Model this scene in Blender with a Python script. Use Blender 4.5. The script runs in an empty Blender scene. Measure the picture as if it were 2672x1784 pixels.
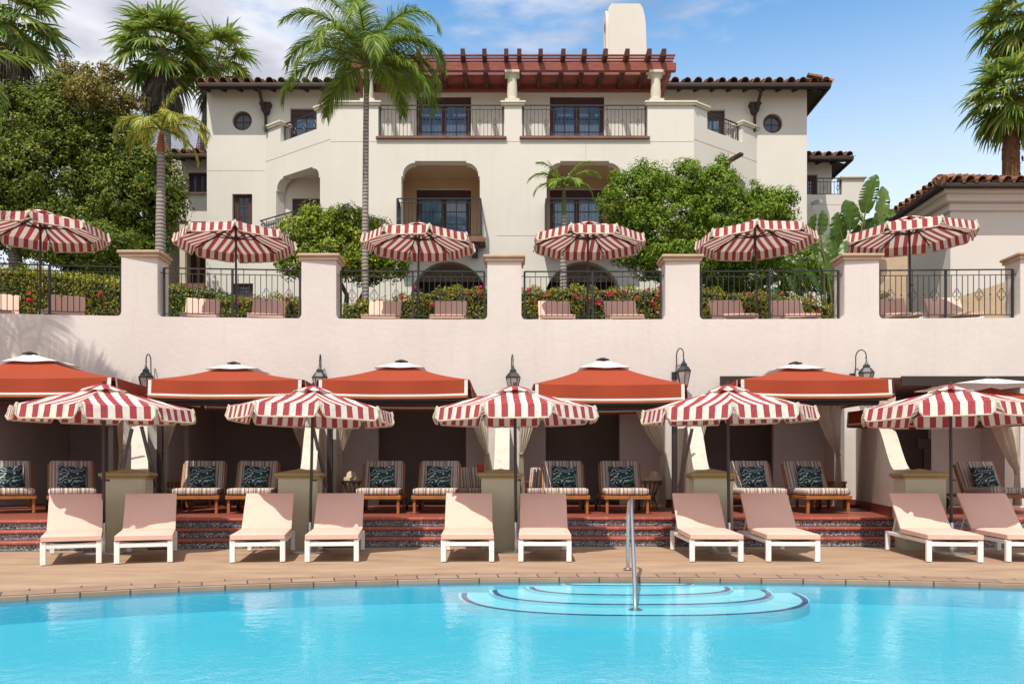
import bpy, bmesh, math, random
import numpy as np
from mathutils import Vector, Matrix, geometry
R = math.radians
PI = math.pi
random.seed(7)
S = bpy.context.scene
COL = S.collection

# ------------------------------------------------------------------ camera
FP, CX0, HY, EYE = 2184.0, 1336.0, 1240.0, 1.1
cd = bpy.data.cameras.new('camera')
cam = bpy.data.objects.new('camera', cd); COL.objects.link(cam)
cam.location = (0, 0, EYE); cam.rotation_euler = (R(90), 0, 0)
cd.sensor_width = 36; cd.lens = FP / 2672 * 36
cd.shift_y = (HY - 892) / 2672
cd.clip_start = 0.1; cd.clip_end = 5000
S.camera = cam
# ------------------------------------------------------------------ sky and sun
SUN_EL = 60.0
SUN_DIR = Vector((-0.43, -1.13, 2.1)).normalized()      # towards the sun
SUN_EL = math.degrees(math.asin(SUN_DIR.z))
w = bpy.data.worlds.new('World'); S.world = w; w.use_nodes = True
wn, wl = w.node_tree.nodes, w.node_tree.links
wn.clear()
wo = wn.new('ShaderNodeOutputWorld'); bg = wn.new('ShaderNodeBackground')
sky = wn.new('ShaderNodeTexSky'); sky.sky_type = 'NISHITA'; sky.sun_disc = False
sky.sun_elevation = R(SUN_EL); sky.sun_rotation = math.atan2(SUN_DIR.x, SUN_DIR.y)
sky.air_density = 1.0; sky.dust_density = 0.6; sky.ozone_density = 2.2
bg.inputs['Strength'].default_value = 0.15
tc = wn.new('ShaderNodeTexCoord')
def wmath(op, a, b=None, c=None):
    n = wn.new('ShaderNodeMath'); n.operation = op
    for i, v in enumerate((a, b, c)):
        if v is None: continue
        if isinstance(v, (int, float)): n.inputs[i].default_value = v
        else: wl.new(v, n.inputs[i])
    return n.outputs[0]
sep = wn.new('ShaderNodeSeparateXYZ'); wl.new(tc.outputs['Generated'], sep.inputs[0])
mp = wn.new('ShaderNodeMapping'); mp.inputs['Scale'].default_value = (2.2, 2.2, 6.0); mp.inputs['Location'].default_value = (3.1, 0.7, 1.2)
wl.new(tc.outputs['Generated'], mp.inputs[0])
nz = wn.new('ShaderNodeTexNoise'); nz.inputs['Scale'].default_value = 1.25; nz.inputs['Detail'].default_value = 9; nz.inputs['Roughness'].default_value = 0.55; nz.inputs['Distortion'].default_value = 0.25
wl.new(mp.outputs[0], nz.inputs['Vector'])
mr = wn.new('ShaderNodeMapRange'); wl.new(sep.outputs['X'], mr.inputs[0])
for i, v in enumerate((-0.32, 0.42, 0.10, -0.06)): mr.inputs[i + 1].default_value = v
low = wn.new('ShaderNodeMapRange'); wl.new(sep.outputs['Z'], low.inputs[0])
for i, v in enumerate((0.30, 0.56, 0.05, -0.02)): low.inputs[i + 1].default_value = v
msk = wmath('ADD', wmath('ADD', nz.outputs[0], mr.outputs[0]), low.outputs[0])
cr = wn.new('ShaderNodeMapRange'); cr.interpolation_type = 'SMOOTHSTEP'; wl.new(msk, cr.inputs[0])
for i, v in enumerate((0.49, 0.64, 0.0, 0.95)): cr.inputs[i + 1].default_value = v
n2 = wn.new('ShaderNodeTexNoise'); n2.inputs['Scale'].default_value = 2.6; n2.inputs['Detail'].default_value = 5
wl.new(mp.outputs[0], n2.inputs['Vector'])
cc = wn.new('ShaderNodeMapRange'); wl.new(n2.outputs[0], cc.inputs[0])
for i, v in enumerate((0.36, 0.60, 2.1, 4.7)): cc.inputs[i + 1].default_value = v
ccol = wn.new('ShaderNodeCombineColor')
wl.new(cc.outputs[0], ccol.inputs[0]); wl.new(wmath('MULTIPLY', cc.outputs[0], 1.01), ccol.inputs[1]); wl.new(wmath('ADD', wmath('MULTIPLY', cc.outputs[0], 0.98), 0.45), ccol.inputs[2])
tint = wn.new('ShaderNodeMix'); tint.data_type = 'RGBA'; tint.blend_type = 'MULTIPLY'; tint.inputs[0].default_value = 1.0; tint.inputs[7].default_value = (0.62, 1.10, 1.25, 1)
wl.new(sky.outputs[0], tint.inputs[6])
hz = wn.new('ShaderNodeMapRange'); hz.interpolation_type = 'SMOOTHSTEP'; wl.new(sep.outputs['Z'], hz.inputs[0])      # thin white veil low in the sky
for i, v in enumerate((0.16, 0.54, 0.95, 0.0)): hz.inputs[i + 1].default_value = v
ov = wn.new('ShaderNodeMapRange'); ov.interpolation_type = 'SMOOTHSTEP'; wl.new(sep.outputs['Z'], ov.inputs[0])      # added white overhead, out of view, as fill for the shade
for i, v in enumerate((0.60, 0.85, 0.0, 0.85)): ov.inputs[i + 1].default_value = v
veil = wn.new('ShaderNodeMix'); veil.data_type = 'RGBA'; bh = wn.new('ShaderNodeMapRange'); bh.interpolation_type = 'SMOOTHSTEP'; wl.new(sep.outputs['Y'], bh.inputs[0])      # made-up white sky behind the viewer, added to lift shaded faces
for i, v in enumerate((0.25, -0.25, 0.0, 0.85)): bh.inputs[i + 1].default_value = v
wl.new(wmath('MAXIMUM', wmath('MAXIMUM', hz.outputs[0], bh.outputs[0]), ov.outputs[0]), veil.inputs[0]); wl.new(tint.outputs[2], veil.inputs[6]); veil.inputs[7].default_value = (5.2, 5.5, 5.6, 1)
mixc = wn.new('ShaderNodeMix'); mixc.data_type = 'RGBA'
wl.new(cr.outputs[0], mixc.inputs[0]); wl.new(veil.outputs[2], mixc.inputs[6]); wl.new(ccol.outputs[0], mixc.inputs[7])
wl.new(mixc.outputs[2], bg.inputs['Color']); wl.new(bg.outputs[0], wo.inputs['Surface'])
sd = bpy.data.lights.new('sun', 'SUN'); sd.energy = 3.75; sd.angle = R(0.5); sd.color = (1.0, 0.94, 0.84)
sun = bpy.data.objects.new('sun', sd); COL.objects.link(sun)
sun.location = (-10, -10, 40); sun.rotation_euler = (-SUN_DIR).to_track_quat('-Z', 'Y').to_euler()
S.view_settings.view_transform = 'Standard'; S.view_settings.look = 'None'
S.view_settings.gamma = 1.0; S.view_settings.exposure = 0.40
S.render.engine = 'CYCLES'; S.cycles.max_bounces = 8; S.cycles.transparent_max_bounces = 12

# ------------------------------------------------------------------ helpers
def at(px, py, D):
    """the world point seen at photo pixel (px, py) at depth D"""
    return Vector(((px - CX0) / FP * D, D, EYE + (HY - py) / FP * D))
def PX(px, D): return (px - CX0) / FP * D
def PZ(py, D): return EYE + (HY - py) / FP * D

def mat(name, color, rough=0.7, spec=0.3, metal=0.0, noise=0.0, nscale=4.0, bump=0.0, bscale=60.0, color2=None, island=None, transl=0.0, coat=0.0, stretch=None):
    m = bpy.data.materials.new(name); m.use_nodes = True
    n, l = m.node_tree.nodes, m.node_tree.links
    b = n['Principled BSDF']; out = n['Material Output']
    b.inputs['Base Color'].default_value = (*color, 1); b.inputs['Roughness'].default_value = rough
    b.inputs['Specular IOR Level'].default_value = spec; b.inputs['Metallic'].default_value = metal
    b.inputs['Coat Weight'].default_value = coat
    t = n.new('ShaderNodeTexCoord'); src = t.outputs['Object']
    if stretch:
        mpn = n.new('ShaderNodeMapping'); mpn.inputs['Scale'].default_value = stretch
        l.new(src, mpn.inputs[0]); src = mpn.outputs[0]
    csock = None
    if island is not None:
        g = n.new('ShaderNodeNewGeometry'); rp = n.new('ShaderNodeValToRGB')
        els = rp.color_ramp.elements
        while len(els) < len(island): els.new(0.5)
        for i, (p, c) in enumerate(island): els[i].position = p; els[i].color = (*c, 1)
        l.new(g.outputs['Random Per Island'], rp.inputs[0]); csock = rp.outputs[0]
    if noise > 0:
        c2 = color2 or tuple(max(0, c * (1 - noise)) for c in color)
        tx = n.new('ShaderNodeTexNoise'); tx.inputs['Scale'].default_value = nscale; tx.inputs['Detail'].default_value = 6; tx.inputs['Roughness'].default_value = 0.6
        l.new(src, tx.inputs['Vector'])
        rp = n.new('ShaderNodeMapRange'); rp.inputs[1].default_value = 0.32; rp.inputs[2].default_value = 0.68
        l.new(tx.outputs[0], rp.inputs[0])
        mx = n.new('ShaderNodeMix'); mx.data_type = 'RGBA'; l.new(rp.outputs[0], mx.inputs[0])
        if csock is None:
            mx.inputs[6].default_value = (*c2, 1); mx.inputs[7].default_value = (*color, 1)
        else:
            mx.blend_type = 'MULTIPLY'; mx.inputs[7].default_value = (1 - noise, 1 - noise, 1 - noise, 1); l.new(csock, mx.inputs[6])
        csock = mx.outputs[2]
    if csock is not None: l.new(csock, b.inputs['Base Color'])
    if bump > 0:
        tb = n.new('ShaderNodeTexNoise'); tb.inputs['Scale'].default_value = bscale; tb.inputs['Detail'].default_value = 4
        l.new(src, tb.inputs['Vector'])
        bp = n.new('ShaderNodeBump'); bp.inputs['Strength'].default_value = bump; bp.inputs['Distance'].default_value = 0.02
        l.new(tb.outputs[0], bp.inputs['Height']); l.new(bp.outputs[0], b.inputs['Normal'])
    if transl > 0:
        tr = n.new('ShaderNodeBsdfTranslucent'); mxs = n.new('ShaderNodeMixShader'); mxs.inputs[0].default_value = transl
        if csock is not None: l.new(csock, tr.inputs['Color'])
        else: tr.inputs['Color'].default_value = (*color, 1)
        l.new(b.outputs[0], mxs.inputs[1]); l.new(tr.outputs[0], mxs.inputs[2]); l.new(mxs.outputs[0], out.inputs['Surface'])
    return m

def tag(o, label=None, cat=None, group=None, kind=None):
    if label: o['label'] = label
    if cat: o['category'] = cat
    if group: o['group'] = group
    if kind: o['kind'] = kind
    return o
def thing(name, loc, label, cat, group=None, rz=0.0, scale=1.0):
    o = bpy.data.objects.new(name, None); COL.objects.link(o)
    o.empty_display_size = 0.2; o.location = loc; o.rotation_euler = (0, 0, rz); o.scale = (scale,) * 3
    return tag(o, label, cat, group)
def root_of(o):
    while o.parent: o = o.parent
    return o
def children(o): return [c for c in bpy.data.objects if c.parent == o]
def copy_tree(o, parent=None, kids=None):
    if kids is None:
        kids = {}
        for c in bpy.data.objects:
            if c.parent: kids.setdefault(c.parent, []).append(c)
    c = o.copy(); COL.objects.link(c)
    if parent: c.parent = parent
    for ch in kids.get(o, []): copy_tree(ch, c, kids)
    return c

_rb = {}
class MB:
    def __init__(s): s.v = []; s.f = []; s.uv = {}
    def add(s, vs, fs, M=None):
        k = len(s.v)
        if M is not None: vs = [M @ Vector(p) for p in vs]
        s.v += [tuple(p) for p in vs]; s.f += [tuple(i + k for i in f) for f in fs]
    def quad(s, a, b, c, d, uv=None):
        k = len(s.v); s.v += [tuple(a), tuple(b), tuple(c), tuple(d)]
        if uv: s.uv[len(s.f)] = uv
        s.f.append((k, k + 1, k + 2, k + 3))
    def box(s, x0, x1, y0, y1, z0, z1, M=None):
        v = [(x, y, z) for x in (x0, x1) for y in (y0, y1) for z in (z0, z1)]
        s.add(v, [(0, 1, 3, 2), (4, 6, 7, 5), (0, 4, 5, 1), (2, 3, 7, 6), (0, 2, 6, 4), (1, 5, 7, 3)], M)
        return s
    def rbox(s, x0, x1, y0, y1, z0, z1, r=0.02, seg=2, M=None):
        key = (round(x1 - x0, 4), round(y1 - y0, 4), round(z1 - z0, 4), r, seg)
        if key not in _rb:
            bm = bmesh.new(); bmesh.ops.create_cube(bm, size=1)
            for q in bm.verts: q.co = Vector((q.co.x * key[0], q.co.y * key[1], q.co.z * key[2]))
            bmesh.ops.bevel(bm, geom=bm.edges[:], offset=r, segments=seg, profile=0.5, affect='EDGES')
            bm.verts.index_update()
            _rb[key] = ([q.co.copy() for q in bm.verts], [[q.index for q in f.verts] for f in bm.faces]); bm.free()
        v, f = _rb[key]; c = Vector(((x0 + x1) / 2, (y0 + y1) / 2, (z0 + z1) / 2))
        s.add([p + c for p in v], f, M); return s
    def bar(s, a, b, w, h=None, up=(0, 0, 1)):
        """square bar from a to b"""
        a, b = Vector(a), Vector(b); h = h or w; d = (b - a)
        L = d.length; d.normalize(); u = Vector(up)
        if abs(d.dot(u)) > 0.98: u = Vector((0, 1, 0))
        x = d.cross(u).normalized(); z = x.cross(d)
        M = Matrix((( x.x, d.x, z.x, a.x), (x.y, d.y, z.y, a.y), (x.z, d.z, z.z, a.z), (0, 0, 0, 1)))
        return s.box(-w / 2, w / 2, 0, L, -h / 2, h / 2, M)
    def tube(s, pts, r, n=8, cap=True):
        pts = [Vector(p) for p in pts]; rr = r if isinstance(r, (list, tuple)) else [r] * len(pts)
        k = len(s.v); prev = None
        for i, p in enumerate(pts):
            d = (pts[min(i + 1, len(pts) - 1)] - pts[max(i - 1, 0)]).normalized()
            if prev is None:
                prev = d.orthogonal().normalized()
            prev = (prev - d * prev.dot(d)).normalized(); q = d.cross(prev)
            for j in range(n):
                a = 2 * PI * j / n
                s.v.append(tuple(p + (prev * math.cos(a) + q * math.sin(a)) * rr[i]))
        for i in range(len(pts) - 1):
            for j in range(n):
                a = k + i * n + j; b = k + i * n + (j + 1) % n
                s.f.append((a, b, b + n, a + n))
        if cap:
            s.f.append(tuple(k + j for j in range(n))[::-1]); s.f.append(tuple(k + (len(pts) - 1) * n + j for j in range(n)))
        return s
    def lathe(s, prof, n=16, c=(0, 0, 0), a0=0.0):
        k = len(s.v)
        for r, z in prof:
            for j in range(n):
                a = a0 + 2 * PI * j / n; s.v.append((c[0] + r * math.cos(a), c[1] + r * math.sin(a), c[2] + z))
        for i in range(len(prof) - 1):
            for j in range(n):
                a = k + i * n + j; b = k + i * n + (j + 1) % n
                s.f.append((a, b, b + n, a + n))
        s.f.append(tuple(k + j for j in range(n))[::-1]); s.f.append(tuple(k + (len(prof) - 1) * n + j for j in range(n)))
        return s
    def prism(s, poly, y0, y1, M=None, holes=()):
        """polygon(s) in x,z extruded y0..y1"""
        loops = [list(poly)] + [list(h) for h in holes]
        flat = [p for L in loops for p in L]
        tris = geometry.tessellate_polygon([[Vector((p[0], p[1], 0)) for p in L] for L in loops])
        N = len(flat)
        v = [(p[0], y0, p[1]) for p in flat] + [(p[0], y1, p[1]) for p in flat]
        f = [tuple(t) for t in tris] + [tuple(i + N for i in t)[::-1] for t in tris]
        k = 0
        for L in loops:
            n = len(L)
            for i in range(n):
                a, b = k + i, k + (i + 1) % n; f.append((a, b, b + N, a + N))
            k += n
        s.add(v, f, M); return s
    def build(s, name, m, parent=None, world=False, sharp=35, smooth=True):
        me = bpy.data.meshes.new(name)
        v = s.v
        if world and parent:
            off = root_of(parent).location; v = [(p[0] - off.x, p[1] - off.y, p[2] - off.z) for p in v]
        me.from_pydata(v, [], s.f)
        if s.uv:
            ul = me.uv_layers.new(name='UVMap')
            for fi, uv in s.uv.items():
                p = me.polygons[fi]
                for j, li in enumerate(p.loop_indices): ul.data[li].uv = uv[j]
        me.validate()
        bm = bmesh.new(); bm.from_mesh(me)
        if not s.uv: bmesh.ops.remove_doubles(bm, verts=bm.verts, dist=1e-5)
        bmesh.ops.recalc_face_normals(bm, faces=bm.faces); bm.to_mesh(me); bm.free()
        me.materials.append(m)
        if smooth:
            me.polygons.foreach_set('use_smooth', [True] * len(me.polygons)); me.set_sharp_from_angle(angle=R(sharp))
        o = bpy.data.objects.new(name, me); COL.objects.link(o)
        if parent: o.parent = parent
        return o

def mesh_np(name, V, F, m, parent=None, world=False):
    V = np.asarray(V, dtype=np.float32).reshape(-1, 3); F = np.asarray(F, dtype=np.int32)
    if world and parent:
        off = root_of(parent).location; V = V - np.array([off.x, off.y, off.z], dtype=np.float32)
    me = bpy.data.meshes.new(name); k = F.shape[1]
    me.vertices.add(len(V)); me.vertices.foreach_set('co', V.ravel())
    me.loops.add(F.size); me.loops.foreach_set('vertex_index', F.ravel())
    me.polygons.add(len(F)); me.polygons.foreach_set('loop_start', np.arange(0, F.size, k, dtype=np.int32))
    me.update(calc_edges=True); me.validate()
    me.materials.append(m)
    o = bpy.data.objects.new(name, me); COL.objects.link(o)
    if parent: o.parent = parent
    return o
def struct(o): o['kind'] = 'structure'; return o

def smoothstep(t): t = max(0, min(1, t)); return t * t * (3 - 2 * t)

# ------------------------------------------------------------------ materials
M = {}
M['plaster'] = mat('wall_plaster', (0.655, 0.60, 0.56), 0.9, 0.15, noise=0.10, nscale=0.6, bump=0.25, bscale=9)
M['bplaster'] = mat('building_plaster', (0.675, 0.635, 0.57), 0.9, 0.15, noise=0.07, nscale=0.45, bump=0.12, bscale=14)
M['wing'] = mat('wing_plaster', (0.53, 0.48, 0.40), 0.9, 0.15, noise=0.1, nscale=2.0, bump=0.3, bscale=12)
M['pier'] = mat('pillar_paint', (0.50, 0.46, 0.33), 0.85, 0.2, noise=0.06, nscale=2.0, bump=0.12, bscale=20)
M['cap'] = mat('cap_stone', (0.50, 0.37, 0.25), 0.8, 0.2, noise=0.15, nscale=4, bump=0.15, bscale=30)
M['ochre'] = mat('cap_ochre', (0.36, 0.27, 0.11), 0.7, 0.3, noise=0.2, nscale=5, bump=0.1)
M['stone'] = mat('cream_stone', (0.62, 0.57, 0.46), 0.8, 0.2, noise=0.08, nscale=3, bump=0.1)
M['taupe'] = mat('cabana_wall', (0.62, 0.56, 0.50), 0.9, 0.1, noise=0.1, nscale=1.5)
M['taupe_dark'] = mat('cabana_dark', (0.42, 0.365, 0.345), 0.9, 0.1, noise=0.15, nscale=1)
M['iron'] = mat('black_iron', (0.016, 0.018, 0.02), 0.45, 0.5)
M['bronze'] = mat('bronze_pole', (0.035, 0.022, 0.02), 0.4, 0.5)
M['dwood'] = mat('door_brown', (0.075, 0.028, 0.025), 0.5, 0.4, noise=0.3, nscale=6)
M['gutter'] = mat('gutter_brown', (0.045, 0.03, 0.024), 0.6, 0.3, noise=0.2, nscale=3)
M['redwood'] = mat('pergola_wood', (0.33, 0.10, 0.075), 0.75, 0.2, noise=0.45, nscale=3, color2=(0.20, 0.065, 0.05), bump=0.3, bscale=25, stretch=(1, 1, 6))
M['rafter'] = mat('dark_rafter_wood', (0.11, 0.045, 0.035), 0.8, 0.2, noise=0.4, nscale=4)
M['tan'] = mat('tan_lining', (0.50, 0.35, 0.22), 0.9, 0.1, noise=0.05, nscale=1)
M['glass'] = mat('window_glass', (0.09, 0.22, 0.43), 0.06, 0.9, noise=0.45, nscale=1.1, coat=0.6)  # blue of the reflected sky is put into the base colour
M['glassdark'] = mat('window_glass_dark', (0.012, 0.016, 0.025), 0.08, 0.8)
M['tile'] = mat('clay_tile', (0.32, 0.13, 0.07), 0.85, 0.15, noise=0.35, nscale=7, bump=0.3, bscale=30,
    island=[(0, (0.30, 0.13, 0.075)), (0.3, (0.22, 0.10, 0.06)), (0.55, (0.38, 0.19, 0.11)), (0.8, (0.16, 0.085, 0.055)), (1, (0.33, 0.15, 0.08))])
M['pink'] = mat('pink_cushion', (0.71, 0.44, 0.355), 0.85, 0.15, noise=0.05, nscale=2.5, bump=0.15, bscale=7)
M['wmetal'] = mat('white_metal', (0.80, 0.78, 0.74), 0.4, 0.4)
M['teak'] = mat('teak', (0.42, 0.16, 0.045), 0.5, 0.35, noise=0.35, nscale=5, stretch=(1, 1, 5), bump=0.1)
M['steel'] = mat('steel', (0.62, 0.62, 0.62), 0.22, 0.5, metal=1.0)
M['orange'] = mat('rust_canvas', (0.345, 0.060, 0.027), 0.85, 0.15, noise=0.08, nscale=1.5, transl=0.12, bump=0.4, bscale=2.2)
M['orange_in'] = mat('rust_edge', (0.34, 0.10, 0.035), 0.8, 0.2, noise=0.2, nscale=4)
M['white_cloth'] = mat('white_canvas', (0.74, 0.71, 0.68), 0.85, 0.15, transl=0.15, bump=0.1, bscale=8)
M['fringe'] = mat('cream_fringe', (0.62, 0.54, 0.42), 0.9, 0.1, noise=0.25, nscale=30, bump=0.6, bscale=90)
M['curtain'] = mat('curtain_cloth', (0.85, 0.78, 0.67), 0.9, 0.1, noise=0.12, nscale=4, transl=0.35)
M['wicker'] = mat('wicker', (0.30, 0.20, 0.12), 0.8, 0.2, noise=0.5, nscale=30, bump=0.6, bscale=70)
M['straw'] = mat('straw', (0.62, 0.52, 0.36), 0.85, 0.15, noise=0.2, nscale=20, bump=0.3)
M['red_cush'] = mat('coral_cushion', (0.55, 0.10, 0.06), 0.85, 0.15, noise=0.1)
M['glow_glass'] = mat('lantern_glass', (0.42, 0.40, 0.36), 0.25, 0.5, noise=0.3, nscale=8)

def stripe_mat(name, period, cols, vector='UV', axis=0, transl=0.0, offset=0.0, rough=0.85):
    """cols: list of (start fraction, colour), constant ramp over one period"""
    m = bpy.data.materials.new(name); m.use_nodes = True
    n, l = m.node_tree.nodes, m.node_tree.links; b = n['Principled BSDF']; out = n['Material Output']
    b.inputs['Roughness'].default_value = rough; b.inputs['Specular IOR Level'].default_value = 0.15
    t = n.new('ShaderNodeTexCoord'); sp = n.new('ShaderNodeSeparateXYZ'); l.new(t.outputs[vector], sp.inputs[0])
    a = n.new('ShaderNodeMath'); a.operation = 'MULTIPLY_ADD'; a.inputs[1].default_value = 1 / period; a.inputs[2].default_value = offset + 50
    l.new(sp.outputs[axis], a.inputs[0])
    fr = n.new('ShaderNodeMath'); fr.operation = 'FRACT'; l.new(a.outputs[0], fr.inputs[0])
    rp = n.new('ShaderNodeValToRGB'); rp.color_ramp.interpolation = 'CONSTANT'; e = rp.color_ramp.elements
    while len(e) < len(cols): e.new(0.5)
    for i, (p, c) in enumerate(cols): e[i].position = p; e[i].color = (*c, 1)
    l.new(fr.outputs[0], rp.inputs[0])
    nz = n.new('ShaderNodeTexNoise'); nz.inputs['Scale'].default_value = 5; nz.inputs['Detail'].default_value = 4
    l.new(t.outputs['Object'], nz.inputs['Vector'])
    mx = n.new('ShaderNodeMix'); mx.data_type = 'RGBA'; mx.blend_type = 'MULTIPLY'; l.new(nz.outputs[0], mx.inputs[0])
    mx.inputs[7].default_value = (0.82, 0.8, 0.8, 1); l.new(rp.outputs[0], mx.inputs[6]); l.new(mx.outputs[2], b.inputs['Base Color'])
    bn = n.new('ShaderNodeTexNoise'); bn.inputs['Scale'].default_value = 6; l.new(t.outputs['Object'], bn.inputs['Vector'])
    bp = n.new('ShaderNodeBump'); bp.inputs['Strength'].default_value = 0.6; bp.inputs['Distance'].default_value = 0.04
    l.new(bn.outputs[0], bp.inputs['Height']); l.new(bp.outputs[0], b.inputs['Normal'])
    if transl:
        tr = n.new('ShaderNodeBsdfTranslucent'); l.new(mx.outputs[2], tr.inputs['Color'])
        ms = n.new('ShaderNodeMixShader'); ms.inputs[0].default_value = transl
        l.new(b.outputs[0], ms.inputs[1]); l.new(tr.outputs[0], ms.inputs[2]); l.new(ms.outputs[0], out.inputs['Surface'])
    return m
M['awning'] = stripe_mat('red_white_stripe', 0.186, [(0, (0.43, 0.075, 0.085)), (0.5, (0.84, 0.80, 0.71))], transl=0.28, offset=0.27)
st = [(0, (0.60, 0.50, 0.42)), (0.10, (0.42, 0.365, 0.345)), (0.16, (0.55, 0.45, 0.38)), (0.24, (0.28, 0.19, 0.15)), (0.32, (0.62, 0.54, 0.46)), (0.38, (0.20, 0.17, 0.16)),
      (0.47, (0.42, 0.32, 0.26)), (0.55, (0.66, 0.60, 0.54)), (0.68, (0.14, 0.12, 0.12)), (0.74, (0.50, 0.36, 0.27)), (0.84, (0.64, 0.56, 0.5)), (0.92, (0.24, 0.18, 0.15))]
M['ticking'] = stripe_mat('brown_grey_ticking', 0.27, st, vector='Object', rough=0.9)

def pillow_mat():
    m = bpy.data.materials.new('leaf_print'); m.use_nodes = True
    n, l = m.node_tree.nodes, m.node_tree.links; b = n['Principled BSDF']; b.inputs['Roughness'].default_value = 0.85
    t = n.new('ShaderNodeTexCoord')
    wv = n.new('ShaderNodeTexWave'); wv.wave_type = 'RINGS'; wv.inputs['Scale'].default_value = 4.2; wv.inputs['Distortion'].default_value = 15; wv.inputs['Detail'].default_value = 1.0; wv.inputs['Detail Scale'].default_value = 1.7
    l.new(t.outputs['Object'], wv.inputs['Vector'])
    rp = n.new('ShaderNodeValToRGB'); e = rp.color_ramp.elements; e[0].position = 0.80; e[0].color = (0.010, 0.045, 0.045, 1); e[1].position = 0.90; e[1].color = (0.42, 0.46, 0.46, 1)
    l.new(wv.outputs[0], rp.inputs[0]); l.new(rp.outputs[0], b.inputs['Base Color']); return m
M['leafprint'] = pillow_mat()

def riser_mat():
    m = bpy.data.materials.new('patterned_riser_tile'); m.use_nodes = True
    n, l = m.node_tree.nodes, m.node_tree.links; b = n['Principled BSDF']; b.inputs['Roughness'].default_value = 0.4
    t = n.new('ShaderNodeTexCoord'); nz = n.new('ShaderNodeTexNoise'); nz.inputs['Scale'].default_value = 17; nz.inputs['Detail'].default_value = 0.5; nz.inputs['Distortion'].default_value = 2.6
    l.new(t.outputs['UV'], nz.inputs['Vector'])
    a = n.new('ShaderNodeMath'); a.operation = 'SUBTRACT'; a.inputs[1].default_value = 0.5; l.new(nz.outputs[0], a.inputs[0])
    c = n.new('ShaderNodeMath'); c.operation = 'ABSOLUTE'; l.new(a.outputs[0], c.inputs[0])
    r = n.new('ShaderNodeMapRange'); r.inputs[1].default_value = 0.015; r.inputs[2].default_value = 0.05; r.inputs[3].default_value = 1; r.inputs[4].default_value = 0; l.new(c.outputs[0], r.inputs[0])
    sp = n.new('ShaderNodeSeparateXYZ'); l.new(t.outputs['UV'], sp.inputs[0])
    g = n.new('ShaderNodeMath'); g.operation = 'COMPARE'; g.inputs[1].default_value = 0.05; g.inputs[2].default_value = 0.040; l.new(sp.outputs[1], g.inputs[0])
    q = n.new('ShaderNodeMath'); q.operation = 'MULTIPLY'; l.new(r.outputs[0], q.inputs[0]); l.new(g.outputs[0], q.inputs[1])
    mx = n.new('ShaderNodeMix'); mx.data_type = 'RGBA'; mx.inputs[6].default_value = (0.03, 0.042, 0.075, 1); mx.inputs[7].default_value = (0.78, 0.74, 0.66, 1)
    l.new(q.outputs[0], mx.inputs[0]); l.new(mx.outputs[2], b.inputs['Base Color']); return m
M['riser'] = riser_mat()

def brick_mat(name, c1, c2, mortar, bw, bh, msize, rough=0.7, coord='Object', offset=0.5, spec=0.3, rot=None):
    m = bpy.data.materials.new(name); m.use_nodes = True
    n, l = m.node_tree.nodes, m.node_tree.links; b = n['Principled BSDF']; b.inputs['Roughness'].default_value = rough; b.inputs['Specular IOR Level'].default_value = spec
    t = n.new('ShaderNodeTexCoord'); src = t.outputs[coord]
    if rot:
        mp = n.new('ShaderNodeMapping'); mp.inputs['Rotation'].default_value = rot; l.new(src, mp.inputs[0]); src = mp.outputs[0]
    br = n.new('ShaderNodeTexBrick'); br.offset = offset; br.inputs['Scale'].default_value = 1
    br.inputs['Color1'].default_value = (*c1, 1); br.inputs['Color2'].default_value = (*c2, 1); br.inputs['Mortar'].default_value = (*mortar, 1)
    br.inputs['Brick Width'].default_value = bw; br.inputs['Row Height'].default_value = bh; br.inputs['Mortar Size'].default_value = msize
    l.new(src, br.inputs['Vector'])
    nz = n.new('ShaderNodeTexNoise'); nz.inputs['Scale'].default_value = 5; nz.inputs['Detail'].default_value = 6; l.new(t.outputs['Object'], nz.inputs['Vector'])
    mx = n.new('ShaderNodeMix'); mx.data_type = 'RGBA'; mx.blend_type = 'MULTIPLY'; l.new(nz.outputs[0], mx.inputs[0]); mx.inputs[7].default_value = (0.6, 0.6, 0.6, 1)
    l.new(br.outputs[0], mx.inputs[6]); l.new(mx.outputs[2], b.inputs['Base Color'])
    bp = n.new('ShaderNodeBump'); bp.inputs['Strength'].default_value = 0.4; bp.inputs['Distance'].default_value = 0.01; bp.invert = True
    l.new(br.outputs['Fac'], bp.inputs['Height']); l.new(bp.outputs[0], b.inputs['Normal']); return m
M['terra'] = brick_mat('terracotta_tile', (0.34, 0.085, 0.055), (0.27, 0.066, 0.045), (0.22, 0.12, 0.09), 0.3, 0.3, 0.006, 0.45, offset=0.0)
M['nosing'] = brick_mat('terracotta_nosing', (0.46, 0.11, 0.07), (0.36, 0.085, 0.055), (0.5, 0.34, 0.25), 0.3, 5.0, 0.005, 0.4, coord='UV', offset=0.0)
M['skirt'] = brick_mat('terracotta_skirting', (0.20, 0.045, 0.035), (0.16, 0.035, 0.03), (0.10, 0.04, 0.03), 0.3, 5.0, 0.006, 0.4, coord='UV', offset=0.0)

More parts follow.
